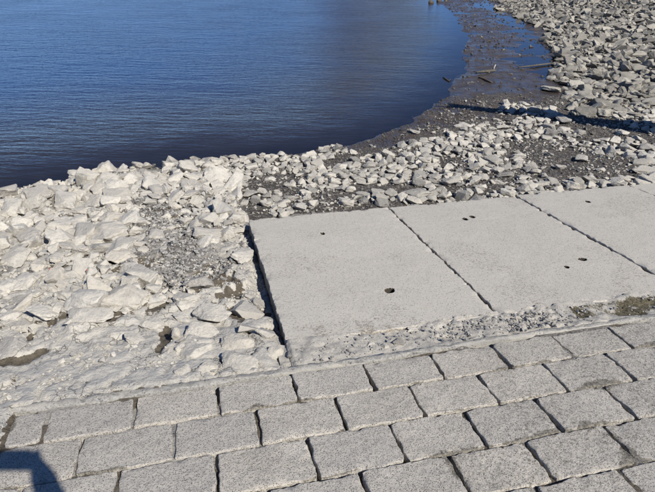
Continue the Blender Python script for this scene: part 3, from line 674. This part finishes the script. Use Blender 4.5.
LBL = {'shore': ('pale dusty limestone rock heaped along the water edge', 'rocks heaped at the water edge'),
       'heap': ('pale silt-covered limestone rock bedded in the heap beside the first slab', 'rocks in the silted heap'),
       'band': ('grey-white limestone rock in the stony strip between slabs and water', 'rocks in the strip behind the slabs'),
       'bank': ('grey angular limestone rock on the stony bank beyond the mudflat', 'rocks on the far stony bank'),
       'gravel': ('grey-white limestone rock lying on dark gravel behind the slabs', 'rocks on the dark gravel')}
def auto_label(zn, X, Y, W_, dep, hz):
    """what the rock looks like and what it lies beside, from its own size and place"""
    u, v = uv_of(X, Y); d = float(shore_dist(np.array([X]), np.array([Y]))[0])
    size = 'small' if W_ < 0.09 else 'fist-sized' if W_ < 0.14 else 'stout' if W_ < 0.21 else 'large'
    asp = hz / W_; el = W_ / dep
    form = 'flat' if asp < 0.32 else 'elongated' if el > 1.5 else 'chunky' if asp > 0.52 else 'angular'
    slab = 'first' if u < 1.57 else 'second' if u < 2.78 else 'third' if u < 3.95 else 'fourth'
    if zn == 'shore': where = 'in the heap right at the waterline' if d < 0.45 else 'in the heap just above the waterline'
    elif zn == 'heap':
        nm = min(math.hypot(u - a, v - b) for a, b, _, _ in mud_spots)
        if v < 2.72: where = 'in the pale crust along the cement ridge'
        elif u > 0.08: where = 'in the gap beside the first slab edge'
        elif nm < 0.13: where = 'beside a brown mud patch in the heap'
        elif abs(u + 0.22 + 0.15 * (v - 4.2)) < 0.3 and v > 3.4: where = 'on the grey chippings within the heap'
        elif v > 4.6: where = 'on the upper heap towards the water'
        else: where = 'bedded in the pale silted heap'
    elif zn == 'band': where = 'against the back edge of the %s slab' % slab if v < 4.75 else 'beside the waterline behind the slabs' if d < 0.75 else 'in the stony strip behind the %s slab' % slab
    elif zn == 'gravel': where = 'against the back edge of the %s slab' % slab if v < 4.75 else 'on dark gravel behind the %s slab' % slab
    else: where = 'bordering the wet mudflat' if d < 2.7 else 'on the lower stony bank' if d < 4.2 else 'on the upper stony bank'
    return '%s %s %s limestone rock %s' % (size, form, 'pale' if zn in ('shore', 'heap') else 'grey-white' if zn != 'bank' else 'grey', where)
def zone_of(X, Y):
    u, v = uv_of(X, Y); d = float(shore_dist(np.array([X]), np.array([Y]))[0])
    if u < 0.36: return 'shore' if d < 1.0 else 'heap'
    if v < 7.2 and X < 2.6: return 'band'
    if Y < 8.4: return 'gravel'
    return 'bank'
for (x, y, w, h) in parse(TR_L) + [(227, 158, 11, 9)] + parse(TR_R):
    left = x < 252 or (y > 240)
    P = at(x, y + h * 0.12); dist = float((P - C0) @ FWD); s = dist / FPX
    el = math.asin(min(0.95, (CAMZ - P[2]) / np.linalg.norm(P - C0)))
    W_ = w * s; flatness = (w / h)
    hz = W_ * rr.uniform(0.42, 0.62) if flatness < 2 else W_ * 0.28
    hz = min(hz, 0.24) * 0.9 if left else min(hz, 0.2)
    if y > 300 and left: hz *= 0.8
    dep = (h * s - hz * math.cos(el) * 0.75) / math.sin(el); dep = min(max(dep, 0.55 * W_), 1.25 * W_)
    if (x, y) in ((83, 182), (177, 337)): hz = h * s * 1.1; dep = W_ * 0.8
    u_, v_ = uv_of(P[0], P[1])
    if u_ < 0.36 and u_ + W_ * 0.5 > 0.335 and v_ < 4.45: W_ = max(0.04, (0.325 - (u_ - W_ * 0.5))); P = P - A_ * max(0, u_ + W_ * .5 - 0.33)
    if u_ > 0.34 and v_ - dep * 0.45 < 4.43: P = P + V_ * (4.44 - (v_ - dep * 0.45))
    gz_ = float(ground(np.array([P[0]]), np.array([P[1]]))[0])
    sink = 0.38 if left else 0.22
    Pz = max(gz_, -0.03) + hz * (0.5 - sink)
    zn = zone_of(P[0], P[1]); grp = LBL[zn][1]; lab = auto_label(zn, P[0], P[1], W_, dep, hz)
    mat = 'dusty' if zn in ('shore', 'heap') else ('grey' if zn in ('band', 'gravel') else 'bank')
    if (x, y) in UNIQUE: lab, mat = UNIQUE[(x, y)]
    me = rr.choice(BIG[:16]) if w > 17 else rr.choice(BIG[16:])
    flip = rr.choice([0, math.pi]) + rr.uniform(-0.35, 0.35)
    tl = rr.uniform(0, 0.22) if (x, y) not in ((33, 204), (266, 330), (249, 326)) else 0.45
    add_rock((P[0], P[1], Pz), W_ / 2 * (1.06 if left else 0.87), dep / 2 * (1.06 if left else 0.85), hz / 2 * (1.1 if left else 0.78), flip, tl, rr.uniform(0, 6.28), lab, grp, mat, me)
    taken.append((P[0], P[1], 0.5 * (W_ + dep) / 2))

# loose filling: darts with a size per zone; the largest become things, the rest join
cell = {}
def ckey(x, y): return (int(math.floor(x / 0.25)), int(math.floor(y / 0.25)))
for t in taken: cell.setdefault(ckey(t[0], t[1]), []).append(t)
def free(x, y, r, k):
    a, b = ckey(x, y); q = 1 + int((r + 0.25) / 0.25)
    for i in range(a - q, a + q + 1):
        for j in range(b - q, b + q + 1):
            for (tx, ty, tr) in cell.get((i, j), ()):
                if (tx - x) ** 2 + (ty - y) ** 2 < (k * (tr + r)) ** 2: return False
    return True
def fill(n, xr, yr, size, test, k, seed, out, yb=1.0):
    r_ = np.random.RandomState(seed)
    X = r_.uniform(*xr, n); Y = yr[0] + (yr[1] - yr[0]) * r_.uniform(0, 1, n) ** yb; u, v = uv_of(X, Y); d = shore_dist(X, Y); ok = test(X, Y, u, v, d)
    X, Y, u, v, d = X[ok], Y[ok], u[ok], v[ok], d[ok]; S = np.sort(size(r_, len(X), d, Y))[::-1]; Z = ground(X, Y)
    for i in range(len(X)):
        if not in_view((X[i], Y[i], Z[i]), 70): continue
        r = S[i] / 2
        if u[i] > 0.36 - r * 1.1 and 2.2 < v[i] < 4.43 + r * 0.55 and u[i] < 5.2: continue
        if not free(X[i], Y[i], r, k): continue
        cell.setdefault(ckey(X[i], Y[i]), []).append((X[i], Y[i], r)); out.append((X[i], Y[i], Z[i], S[i]))
def lognorm(lo, hi, mean, sig): return lambda r_, n, d, Y: np.clip(mean * np.exp(r_.normal(size=n) * sig), lo, hi)
F = {'heap': [], 'band': [], 'bank': [], 'gravel': []}
pn = lambda X, Y, s, seed: fbm(X * s, Y * s, seed=seed, octaves=3)
in_bank = lambda X, Y, u, v, d: (d > 2.05 + 0.35 * pn(X, Y, 0.7, 201)) & (Y > 8.9 - 0.1 * X) & (Y < 45)
on_gravel = lambda X, Y, u, v, d: (v > 4.45) & (u > 2.2) & (Y <= 9.6 - 0.1 * X) & (d > 1.0)
in_band = lambda X, Y, u, v, d: (v > 4.43) & (u > -0.3) & (X < 2.3) & (d > 0.04 + 0.38 * sstep(-0.1, 0.8, X) + 0.45 * sstep(0.8, 1.8, X)) & (Y < 8.6)
in_heap = lambda X, Y, u, v, d: (u < 0.36) & ~((np.abs(u + 0.22 + 0.15 * (v - 4.2)) < 0.2) & (v > 3.4) & (v < 5.1)) & (v > 2.95 + 0.2 * pn(X, Y, 2, 203)) & (d > -0.10)
fill(2600, (-4, 0.6), (2.5, 6.6), lognorm(0.05, 0.24, 0.10, 0.5), lambda X, Y, u, v, d: in_heap(X, Y, u, v, d) & (pn(X, Y, 1.7, 204) > -0.15), 0.62, 1, F['heap'])
fill(9000, (-4, 0.6), (4.2, 6.6), lognorm(0.03, 0.12, 0.055, 0.4), lambda X, Y, u, v, d: in_heap(X, Y, u, v, d) & (pn(X, Y, 2.2, 206) > 0.0), 0.70, 11, F['heap'])
fill(22000, (-1.2, 2.6), (4.2, 8.6), lognorm(0.025, 0.13, 0.052, 0.45), lambda X, Y, u, v, d: in_band(X, Y, u, v, d) & (pn(X, Y, 2.8, 205) > -0.2), 0.86, 2, F['band'])
fill(12000, (0.6, 7), (4.2, 9.6), lognorm(0.03, 0.17, 0.06, 0.5), lambda X, Y, u, v, d: on_gravel(X, Y, u, v, d) & (pn(X, Y, 1.3, 207) + 0.75 * np.exp(-(v - 4.45) / 0.3) + 0.14 * (X - 4.2) > 0.12), 0.74, 3, F['gravel'])
fill(190000, (2.5, 20), (8, 45), lambda r_, n, d, Y: np.clip(0.08 * np.exp(r_.normal(size=n) * 0.58), 0.03, 0.27) * (0.60 + 0.45 * sstep(9, 20, Y)), in_bank, 0.68, 4, F['bank'], 1.7)
# islets of stone on the near side of the mudflat
fill(3500, (2.5, 6), (8.2, 11.2), lognorm(0.04, 0.18, 0.075, 0.4), lambda X, Y, u, v, d: (d > 1.9) & (pn(X, Y, 1.2, 209) > 0.16) & (Y < 10.4), 0.74, 5, F['bank'])
fill(60, (1.5, 8), (8.5, 24), lognorm(0.05, 0.13, 0.07, 0.4), lambda X, Y, u, v, d: (d > 0.15) & (d < 2.3), 1.5, 6, F['bank'])
allr = [(S / float((np.array([X, Y, Z]) - C0) @ FWD) * FPX, z, X, Y, Z, S) for z in F for (X, Y, Z, S) in F[z]]
def seen(X, Y, Z): x, y, zz = to_px((X, Y, Z)); return -4 < x < IMG_W + 4 and -4 < y < IMG_H
vis = sorted([a for a in allr if seen(a[2], a[3], a[4])], reverse=True)
singles = set(vis[:max(0, 298 - n_ind)])
rest = {'heap': [], 'band': [], 'bank': [], 'gravel': []}
def shape_of(S, flat=(0.4, 0.75)):
    return S / 2 * rr.uniform(0.9, 1.25), S / 2 * rr.uniform(0.7, 1.05), S / 2 * rr.uniform(*flat)
for a in allr:
    _, z, X, Y, Z, S = a; sx, sy, sz = shape_of(S, (0.3, 0.65) if z == 'bank' else (0.4, 0.75)); zz = max(Z, -0.02) + sz * (0.55 if z != 'heap' else 0.3)
    tr = (X, Y, zz), sx, sy, sz, rr.uniform(0, 6.28), rr.uniform(0, 0.75 if z in ('bank', 'heap') else 0.5), rr.uniform(0, 6.28)
    if a in singles:
        zn = zone_of(X, Y); grp = LBL[zn][1]; lab = auto_label(zn, X, Y, sx * 2, sy * 2, sz * 2)
        add_rock(*tr, lab, grp, {'heap': 'dusty', 'band': 'grey', 'bank': 'bank', 'gravel': 'grey'}[z], rr.choice(MID_ME))
    else: rest[z].append(tr)

def merge(name, items, shapes, mat, label=None, smooth=True, seed=0):
    r_ = np.random.RandomState(seed); Vs, Fs, Ts = [], [], []; off = 0
    for tr in items:
        P, f = (LOW if tr[1] < 0.03 and shapes is MIDDLE else shapes)[r_.randint(len(LOW) if tr[1] < 0.03 and shapes is MIDDLE else len(shapes))]; m = np.array(rock_matrix(*tr)); Vs.append(P @ m[:3, :3].T + m[:3, 3]); Fs.append(f + off); Ts.append(np.full(len(P), r_.rand())); off += len(P)
    me = np_mesh(name, np.concatenate(Vs), tris=np.concatenate(Fs), smooth=smooth); add_attr(me, 'tint', np.concatenate(Ts))
    o = obj(name, me, mat); kind(o, 'stuff')
    if label: o['label'] = label; o['category'] = 'stones'
    return o
merge('heap_rubble', rest['heap'], MIDDLE, MAT['dusty'], 'small pale limestone chips filling the heap beside the slabs', smooth=False, seed=1)
merge('band_rubble', rest['band'], MIDDLE, MAT['grey'], 'small limestone stones filling the strip between slabs and water', smooth=False, seed=2)
near = [t for t in rest['bank'] if t[0][1] < 13 and t[1] > 0.035][:1800]; nset = set(id(t) for t in near)
far = [t for t in rest['bank'] if id(t) not in nset]
merge('far_bank_rubble', [t for t in far if t[0][1] > 13], TINY, MAT['bank'], 'far mass of grey stones high on the bank', smooth=False, seed=7)
merge('bank_rubble', [t for t in far if t[0][1] <= 13], LOW, MAT['bank'], 'mass of grey angular stones on the bank beside the mudflat', smooth=False, seed=3)
merge('bank_stones', near, MIDDLE, MAT['bank'], 'broken grey stones on the bank just past the mudflat', smooth=False, seed=6)
merge('gravel_stones', rest['gravel'], MIDDLE, MAT['grey'], 'scattered small stones over the dark gravel behind the slabs', smooth=False, seed=4)

# fine pebbles and chippings
def scatter(name, n, xr, yr, test, lo, hi, mat, label, seed, emb=0.2, shapes=TINY):
    r_ = np.random.RandomState(seed); X = r_.uniform(*xr, n); Y = r_.uniform(*yr, n); u, v = uv_of(X, Y); d = shore_dist(X, Y)
    ok = test(X, Y, u, v, d) & ~((u > 0.345) & (u < 5.2) & (v > 2.2) & (v < 4.435)); X, Y = X[ok], Y[ok]; Z = ground(X, Y); S = np.clip(lo * np.exp(np.abs(r_.normal(size=len(X))) * 0.6), lo, hi)
    items = []
    for i in range(len(X)):
        if Z[i] < -0.05 or not in_view((X[i], Y[i], Z[i]), 25): continue
        s = S[i] / 2; items.append(((X[i], Y[i], Z[i] + s * emb), s * r_.uniform(.9, 1.5), s * r_.uniform(.7, 1), s * r_.uniform(.4, .8), r_.uniform(0, 6.28), r_.uniform(0, .5), r_.uniform(0, 6.28)))
    return merge(name, items, shapes, mat, label, smooth=False, seed=seed)
chip_strip = lambda X, Y, u, v, d: (np.exp(-(((u + 0.22 + 0.15 * (v - 4.2)) / 0.32) ** 2)) * sstep(3.3, 3.6, v) * (1 - sstep(5.1, 5.6, v)) + 0.35 * pn(X, Y, 5, 211) > 0.33)
scatter('grey_chippings', 30000, (-1.8, 0.6), (2.8, 5.6), chip_strip, 0.010, 0.035, MAT['pebble'], 'strip of small grey chippings between the heap and the first slab', 21)
scatter('heap_chips', 20000, (-3.6, 0.4), (1.9, 6.2), lambda X, Y, u, v, d: (u < 0.34) & (v > 2.36) & (d > 0) & (pn(X, Y, 4, 213) + 0.5 * sstep(2.7, 3.6, v) > 0.2), 0.008, 0.042, MAT['dusty'], 'pale stone crumbs scattered over the silted heap', 22)
scatter('dark_gravel', 25000, (-1.5, 7), (4.6, 9.8), lambda X, Y, u, v, d: (u > -0.4) & (v > 4.44) & (d > 0.02), 0.010, 0.036, MAT['darkstone'], 'dark wet gravel between the stones behind the slabs', 23)
scatter('pale_gravel', 9000, (-1.5, 7), (4.6, 9.4), lambda X, Y, u, v, d: (u > -0.4) & (v > 4.44) & (d > 0.25) & (pn(X, Y, 2.5, 215) > -0.1), 0.014, 0.055, MAT['grey'], 'pale pebbles sprinkled over the dark gravel behind the slabs', 24, 0.5)
scatter('mudflat_pebbles', 3500, (0.5, 8), (7, 26), lambda X, Y, u, v, d: (d > 0.0) & (d < 2.6), 0.02, 0.07, MAT['darkstone'], 'dark pebbles dotted over the wet mudflat', 25, 0.3)

# stones caught in the mortar bed
def bed_stone(px, py, w, h, label, mat='grey', lift=0.0):
    u, v = px_uv(px, py); s = float((R(u, v) - C0) @ FWD) / FPX
    add_rock(tuple(R(u, v, -0.010 + lift)), w * s / 2, h * s * 1.6 / 2, h * s * 0.4 / 2 + 0.005, rr.uniform(-.3, .3), 0.1, rr.uniform(0, 6), label, 'stones caught in the mortar', mat, rr.choice(MID_ME))
for (x, y, w, h) in [(327, 350, 15, 8), (318, 353, 9, 7), (371, 343, 9, 5), (441, 333, 14, 6), (415, 328, 18, 5), (293, 352, 12, 9), (345, 349, 8, 5), (470, 324, 12, 5), (385, 345, 9, 5), (455, 326, 9, 5), (520, 316, 9, 4), (540, 313, 7, 3)]:
    bed_stone(x, y, w, h, 'pale stone half sunk in the mortar bed in front of the slabs')
bed_stone(399, 341, 12, 8, 'dark grey stone caught in the mortar before the first slab', 'darkstone', 0.004)
bed_stone(577, 318, 12, 7, 'dark stone in the mortar before the second slab', 'darkstone', 0.004)

_r = np.random.RandomState(31); _it = []
for _k in range(2200):
    _u, _v = _r.uniform(0.38, 3.6), _r.uniform(2.32, 2.50)
    if fbm(np.array([_u * 1.3]), np.array([_v * 1.3]), seed=112, octaves=2)[0] + 0.45 * _r.normal() < -0.05: continue
    _s = min(0.0075, 0.003 * math.exp(abs(_r.normal()) * 0.6)); _it.append((tuple(R(_u, _v, -0.002 + _s * 0.4)), _s * 1.3, _s, _s * 0.8, _r.uniform(0, 6), 0.3, _r.uniform(0, 6)))
merge('mortar_gravel', _it, TINY, MAT['pebble'], 'gravel grains broken out of the mortar before the slabs', smooth=False, seed=32)

# three crumbs of red brick in the heap
for (x, y) in [(28, 278), (51, 270.5), (87.5, 271)]:
    P = at(x, y, 0.02); me = np_mesh('brick_fragment', *[hull_rock(900 + int(x), 1, 0.03)[0]], tris=hull_rock(900 + int(x), 1, 0.03)[1])
    o = obj('brick_fragment', me, MAT['redbrick'], None, rock_matrix((P[0], P[1], P[2] + 0.012), 0.012, 0.010, 0.010, 0.5, 0.2, 1))
    tag(o, 'tiny red brick fragment lying in the rubble heap', 'brick fragment', 'red brick fragments')

# ------------------------------------------------------------------ driftwood
def tube(name, pts, rads, seg=9, wob=0.12, seed=0, flat=1.0):
    pts = [Vector(p) for p in pts]; V = []; Q = []
    n = len(pts)
    for i, p in enumerate(pts):
        t = (pts[min(i + 1, n - 1)] - pts[max(i - 1, 0)]).normalized(); a = t.cross(Vector((0, 0, 1)))
        a = a.normalized() if a.length > 1e-3 else Vector((1, 0, 0)); b = a.cross(t).normalized()
        for k in range(seg):
            an = 2 * math.pi * k / seg; r = rads[i] * (1 + wob * float(vnoise(np.array([i * 0.7 + seed]), np.array([k * 1.3]), None, seed)[0]))
            V.append(p + a * math.cos(an) * r + b * math.sin(an) * r * flat)
    for i in range(n - 1):
        for k in range(seg): Q.append((i * seg + k, i * seg + (k + 1) % seg, (i + 1) * seg + (k + 1) % seg, (i + 1) * seg + k))
    Q.append(tuple(range(seg))[::-1]); Q.append(tuple(range((n - 1) * seg, n * seg)))
    return np_mesh(name, V, faces=Q)
def ground_path(pxs, lift):
    out = []
    for (x, y) in pxs:
        P = at(x, y); out.append((P[0], P[1], max(float(ground(np.array([P[0]]), np.array([P[1]]))[0]), -0.01) + lift))
    return out
P = ground_path([(476, 74), (481, 73.5), (487, 73), (493, 72.5), (496, 72)], 0.035)
lg = bpy.data.objects.new('driftwood_log', None); COL.objects.link(lg); lg.location = P[2]; bpy.context.view_layer.update()
obj('stem', tube('stem', P, [0.02, 0.036, 0.04, 0.035, 0.014], seed=3, flat=0.7), MAT['driftwood'], lg, Matrix.Identity(4))
q = P[3]; obj('branch_stub', tube('branch_stub', [q, (q[0] + .01, q[1], q[2] + .06), (q[0] + .03, q[1], q[2] + .12)], [0.016, 0.012, 0.008], seed=4), MAT['grey'], lg, Matrix.Identity(4))
tag(lg, 'short pale driftwood log with a stub, stranded on the wet mudflat', 'driftwood')
tag(obj('driftwood_stick', tube('driftwood_stick', ground_path([(478, 78.5), (483, 79.5), (488, 82), (492, 83.5)], 0.02), [0.012, 0.02, 0.02, 0.01], seed=5), MAT['bark']), 'thin dark stick lying on mud beside the driftwood log', 'stick')
tag(obj('driftwood_branch', tube('driftwood_branch', ground_path([(518, 69), (528, 68), (540, 66.5), (552, 65), (562, 63.5)], 0.035), [0.014, 0.022, 0.024, 0.02, 0.01], seed=6, flat=0.8), MAT['driftwood']), 'long grey driftwood branch lying in a puddle near the stony bank', 'driftwood')
tag(obj('waterlogged_twig', tube('waterlogged_twig', [tuple(px_level(x, y, 0.012)) for x, y in [(443, 77), (446, 79), (449, 81), (451, 79)]], [0.008, 0.012, 0.010, 0.006], seed=7), MAT['bark']), 'dark twig floating in shallow water near the mud edge', 'twig')
for (x, y, hgt) in [(431, 3, 0.09), (439, 1.5, 0.11), (446, 1.2, 0.08)]:
    P = px_level(x, y, 0.0); me = tube('wooden_stump', [(P[0], P[1], -0.15), (P[0], P[1], hgt * .5), (P[0] + .02, P[1], hgt)], [0.11, 0.10, 0.085], seed=int(x))
    tag(obj('wooden_stump', me, MAT['bark']), 'short dark wooden stump at the far end of the mudflat', 'stump', 'stumps at the far mud edge')

# ------------------------------------------------------------------ added, unseen leaning tree, placed to throw the long shadow over the stones
base = px_level(716, 130, 0.2); tipg = px_level(452, 106, 0.0); tip = tipg + SUN * 5.0
tr_ob = bpy.data.objects.new('shadow_tree', None); COL.objects.link(tr_ob); tr_ob.location = base; bpy.context.view_layer.update()
ts = np.linspace(-0.12, 1, 16); side = np.cross(SUN, tip - base); side /= np.linalg.norm(side)
pts = [tuple(base + (tip - base) * t + side * 0.05 * math.sin(t * 9)) for t in ts]
obj('trunk', tube('trunk', pts, [0.29 * (1 - 0.68 * max(t, 0)) + (0.05 if t < 0.05 else 0) for t in ts], seg=14, seed=9), MAT['bark'], tr_ob, Matrix.Identity(4))
for k, t in enumerate((0.82, 0.93)):
    p0 = base + (tip - base) * t; dv = (tip - base) / np.linalg.norm(tip - base) * 0.5 + np.array([0.25 * (1 if k else -1), -0.1, 0.1])
    obj('branch', tube('branch', [tuple(p0 + dv * s) for s in (0, 0.4, 0.8, 1.2)], [0.05, 0.04, 0.028, 0.012], seed=20 + k), MAT['bark'], tr_ob, Matrix.Identity(4))
tag(tr_ob, 'added out-of-view dead tree trunk leaning over the bank to cast the long shadow', 'tree')

# ------------------------------------------------------------------ the photographer, whose phone and hand throw the shadow on the paving
def skin_mesh(name, nodes, edges, root, sub=2):
    me = bpy.data.meshes.new(name); keys = list(nodes); ix = {k: i for i, k in enumerate(keys)}
    me.from_pydata([nodes[k][0] for k in keys], [(ix[a], ix[b]) for a, b in edges], []); o = bpy.data.objects.new(name, me); COL.objects.link(o)
    o.modifiers.new('s', 'SKIN'); lay = me.skin_vertices[0] if me.skin_vertices else None
    if lay is None:
        bm = bmesh.new(); bm.from_mesh(me); bm.verts.layers.skin.verify(); bm.to_mesh(me); bm.free(); lay = me.skin_vertices[0]
    for k in keys:
        r = nodes[k][1]; lay.data[ix[k]].radius = r if isinstance(r, tuple) else (r, r); lay.data[ix[k]].use_root = (k == root)
    md = o.modifiers.new('d', 'SUBSURF'); md.levels = sub; md.render_levels = sub
    dg = bpy.context.evaluated_depsgraph_get(); em = bpy.data.meshes.new_from_object(o.evaluated_get(dg)); em.name = name
    bpy.data.objects.remove(o); bpy.data.meshes.remove(me)
    for p in em.polygons: p.use_smooth = True
    return em
def cv(r, u, f): return tuple(C0 + RIGHT * r + UP * u + FWD * f)       # near the lens
pc = C0 + RIGHT * 0.058 - UP * 0.022 - FWD * 0.014
ph = bpy.data.objects.new('phone', None); COL.objects.link(ph); ph.location = pc; bpy.context.view_layer.update()
def rbox(name, L, Wd, T):
    bm = bmesh.new(); bmesh.ops.create_cube(bm, size=1); bmesh.ops.scale(bm, vec=(L, Wd, T), verts=bm.verts)
    bmesh.ops.bevel(bm, geom=[e for e in bm.edges if abs(e.verts[0].co.z - e.verts[1].co.z) > T * .5], offset=min(L, Wd) * .12, segments=5, affect='EDGES')
    me = bpy.data.meshes.new(name); bm.to_mesh(me); bm.free(); return me
mwp = Matrix([[RIGHT[i], UP[i], -FWD[i], pc[i]] for i in range(3)] + [[0, 0, 0, 1]])
obj('case', rbox('case', 0.160, 0.080, 0.009), MAT['phone'], ph, mwp)
obj('screen', rbox('screen', 0.142, 0.066, 0.001), MAT['shoe'], ph, mwp @ Matrix.Translation((0, 0, 0.0052)))
tag(ph, 'black phone held sideways in both hands by the photographer', 'phone')
nodes, edges = {}, []
def chain(ks):
    for a, b in zip(ks[:-1], ks[1:]): edges.append((a, b))
foot_z = lambda X, Y: float(ramp_z(X, Y))
hx, hy = 0.06, -0.40
nodes['pelvis'] = ((hx, hy, 1.76), (0.13, 0.10)); nodes['waist'] = ((hx, hy + .01, 1.90), (0.125, 0.095)); nodes['chest'] = ((hx, hy + .02, 2.12), (0.15, 0.105)); nodes['collar'] = ((hx, hy + .01, 2.25), (0.09, 0.07))
nodes['neck'] = ((hx, hy + .03, 2.32), 0.052); nodes['jaw'] = ((hx, hy + .06, 2.39), (0.055, 0.07)); nodes['head'] = ((hx, hy + .05, 2.47), (0.075, 0.09)); nodes['crown'] = ((hx, hy + .04, 2.54), (0.06, 0.07))
chain(['pelvis', 'waist', 'chest', 'collar', 'neck', 'jaw', 'head', 'crown'])
for s, sn in ((1, 'r'), (-1, 'l')):
    pal = np.array(cv(0.058 + s * 0.118, -0.012, -0.02)); sh = np.array([hx + s * 0.175, hy, 2.2]); elb = np.array([hx + s * (0.17 if s > 0 else 0.25), hy + 0.10, 1.98])
    nodes['sh' + sn] = (tuple(sh), 0.06); nodes['el' + sn] = (tuple(elb), 0.043); nodes['wr' + sn] = (tuple(pal + (elb - pal) * 0.16), 0.05); nodes['pa' + sn] = (tuple(pal), (0.075, 0.06))
    chain(['collar', 'sh' + sn, 'el' + sn, 'wr' + sn, 'pa' + sn])
    for k in range(4):
        f0 = np.array(cv(0.058 + s * 0.088, -0.045 + 0.016 * k, -0.012)); f1 = np.array(cv(0.058 + s * 0.094, -0.044 + 0.016 * k, 0.004)); f2 = np.array(cv(0.058 + s * (0.068 if s > 0 else 0.092), -0.042 + 0.016 * k, 0.006))
        if s < 0: f1 = np.array(cv(0.058 + s * 0.092, -0.04 + 0.008 * k, -0.03)); f2 = np.array(cv(0.058 + s * 0.08, -0.06 + 0.006 * k, -0.03)); f0 = np.array(cv(0.058 + s * 0.095, -0.04 + .006 * k, -0.025))
        for j, p in enumerate((f0, f1, f2)): nodes['f%s%d%d' % (sn, k, j)] = (tuple(p), 0.0095 - 0.001 * j)
        chain(['pa' + sn] + ['f%s%d%d' % (sn, k, j) for j in range(3)])
    nodes['t%s0' % sn] = (cv(0.058 + s * 0.08, -0.05, -0.032), 0.011); nodes['t%s1' % sn] = (cv(0.058 + s * 0.055, -0.03, -0.030), 0.009)
    chain(['pa' + sn, 't%s0' % sn, 't%s1' % sn])
    fx = hx + s * 0.12; fz = foot_z(fx, hy)
    nodes['hip' + sn] = ((hx + s * 0.09, hy, 1.68), 0.095); nodes['kn' + sn] = ((fx, hy + 0.02, fz + 0.48), 0.06); nodes['an' + sn] = ((fx, hy - .02, fz + 0.09), 0.042)
    nodes['toe' + sn] = ((fx + s * .02, hy + 0.14, foot_z(fx, hy + .14) + 0.035), (0.035, 0.03))
    chain(['pelvis', 'hip' + sn, 'kn' + sn, 'an' + sn, 'toe' + sn])
person = bpy.data.objects.new('person', None); COL.objects.link(person); person.location = (hx, hy, foot_z(hx, hy)); bpy.context.view_layer.update()
I4 = Matrix.Identity(4)
obj('body', skin_mesh('body', nodes, edges, 'pelvis'), MAT['skin'], person, I4)
def grow(keys, add, pairs, name, mat, root):
    nn = {k: (nodes[k][0], tuple(x + add for x in (nodes[k][1] if isinstance(nodes[k][1], tuple) else (nodes[k][1],) * 2))) for k in keys}
    return obj(name, skin_mesh(name, nn, pairs, root), mat, person, I4)
grow(['pelvis', 'waist', 'chest', 'collar', 'shr', 'elr', 'wrr', 'shl', 'ell', 'wrl'], 0.014, [('pelvis', 'waist'), ('waist', 'chest'), ('chest', 'collar'), ('collar', 'shr'), ('shr', 'elr'), ('elr', 'wrr'), ('collar', 'shl'), ('shl', 'ell'), ('ell', 'wrl')], 'jacket', MAT['jacket'], 'pelvis')
grow(['pelvis', 'hipr', 'knr', 'anr', 'hipl', 'knl', 'anl'], 0.012, [('pelvis', 'hipr'), ('hipr', 'knr'), ('knr', 'anr'), ('pelvis', 'hipl'), ('hipl', 'knl'), ('knl', 'anl')], 'trousers', MAT['trousers'], 'pelvis')
for sn in 'rl': grow(['an' + sn, 'toe' + sn], 0.008, [('an' + sn, 'toe' + sn)], 'shoe', MAT['shoe'], 'an' + sn)
nodes['hb'] = ((hx, hy + .0, 2.46), (0.078, 0.07)); nodes['ht'] = ((hx, hy + .03, 2.545), (0.068, 0.08))
grow(['hb', 'ht'], 0.006, [('hb', 'ht')], 'hair', MAT['hair'], 'hb')
fy = hy + 0.135
P_, f_ = ico(2)
for s in (-1, 1):
    obj('ear', np_mesh('ear', P_ * np.array([0.012, 0.02, 0.032]) + np.array([hx + s * 0.078, hy + .045, 2.455]), tris=f_), MAT['skin'], person, I4)
    obj('eye', np_mesh('eye', P_ * 0.012 + np.array([hx + s * 0.03, fy - 0.006, 2.47]), tris=f_), MAT['edging'], person, I4)
obj('nose', np_mesh('nose', P_ * np.array([0.014, 0.022, 0.026]) + np.array([hx, fy + .006, 2.44]), tris=f_), MAT['skin'], person, I4)
obj('mouth', np_mesh('mouth', P_ * np.array([0.024, 0.008, 0.007]) + np.array([hx, fy + .0, 2.395]), tris=f_), MAT['redbrick'], person, I4)
tag(person, 'person in a dark jacket standing on the paving, holding up a phone', 'person')
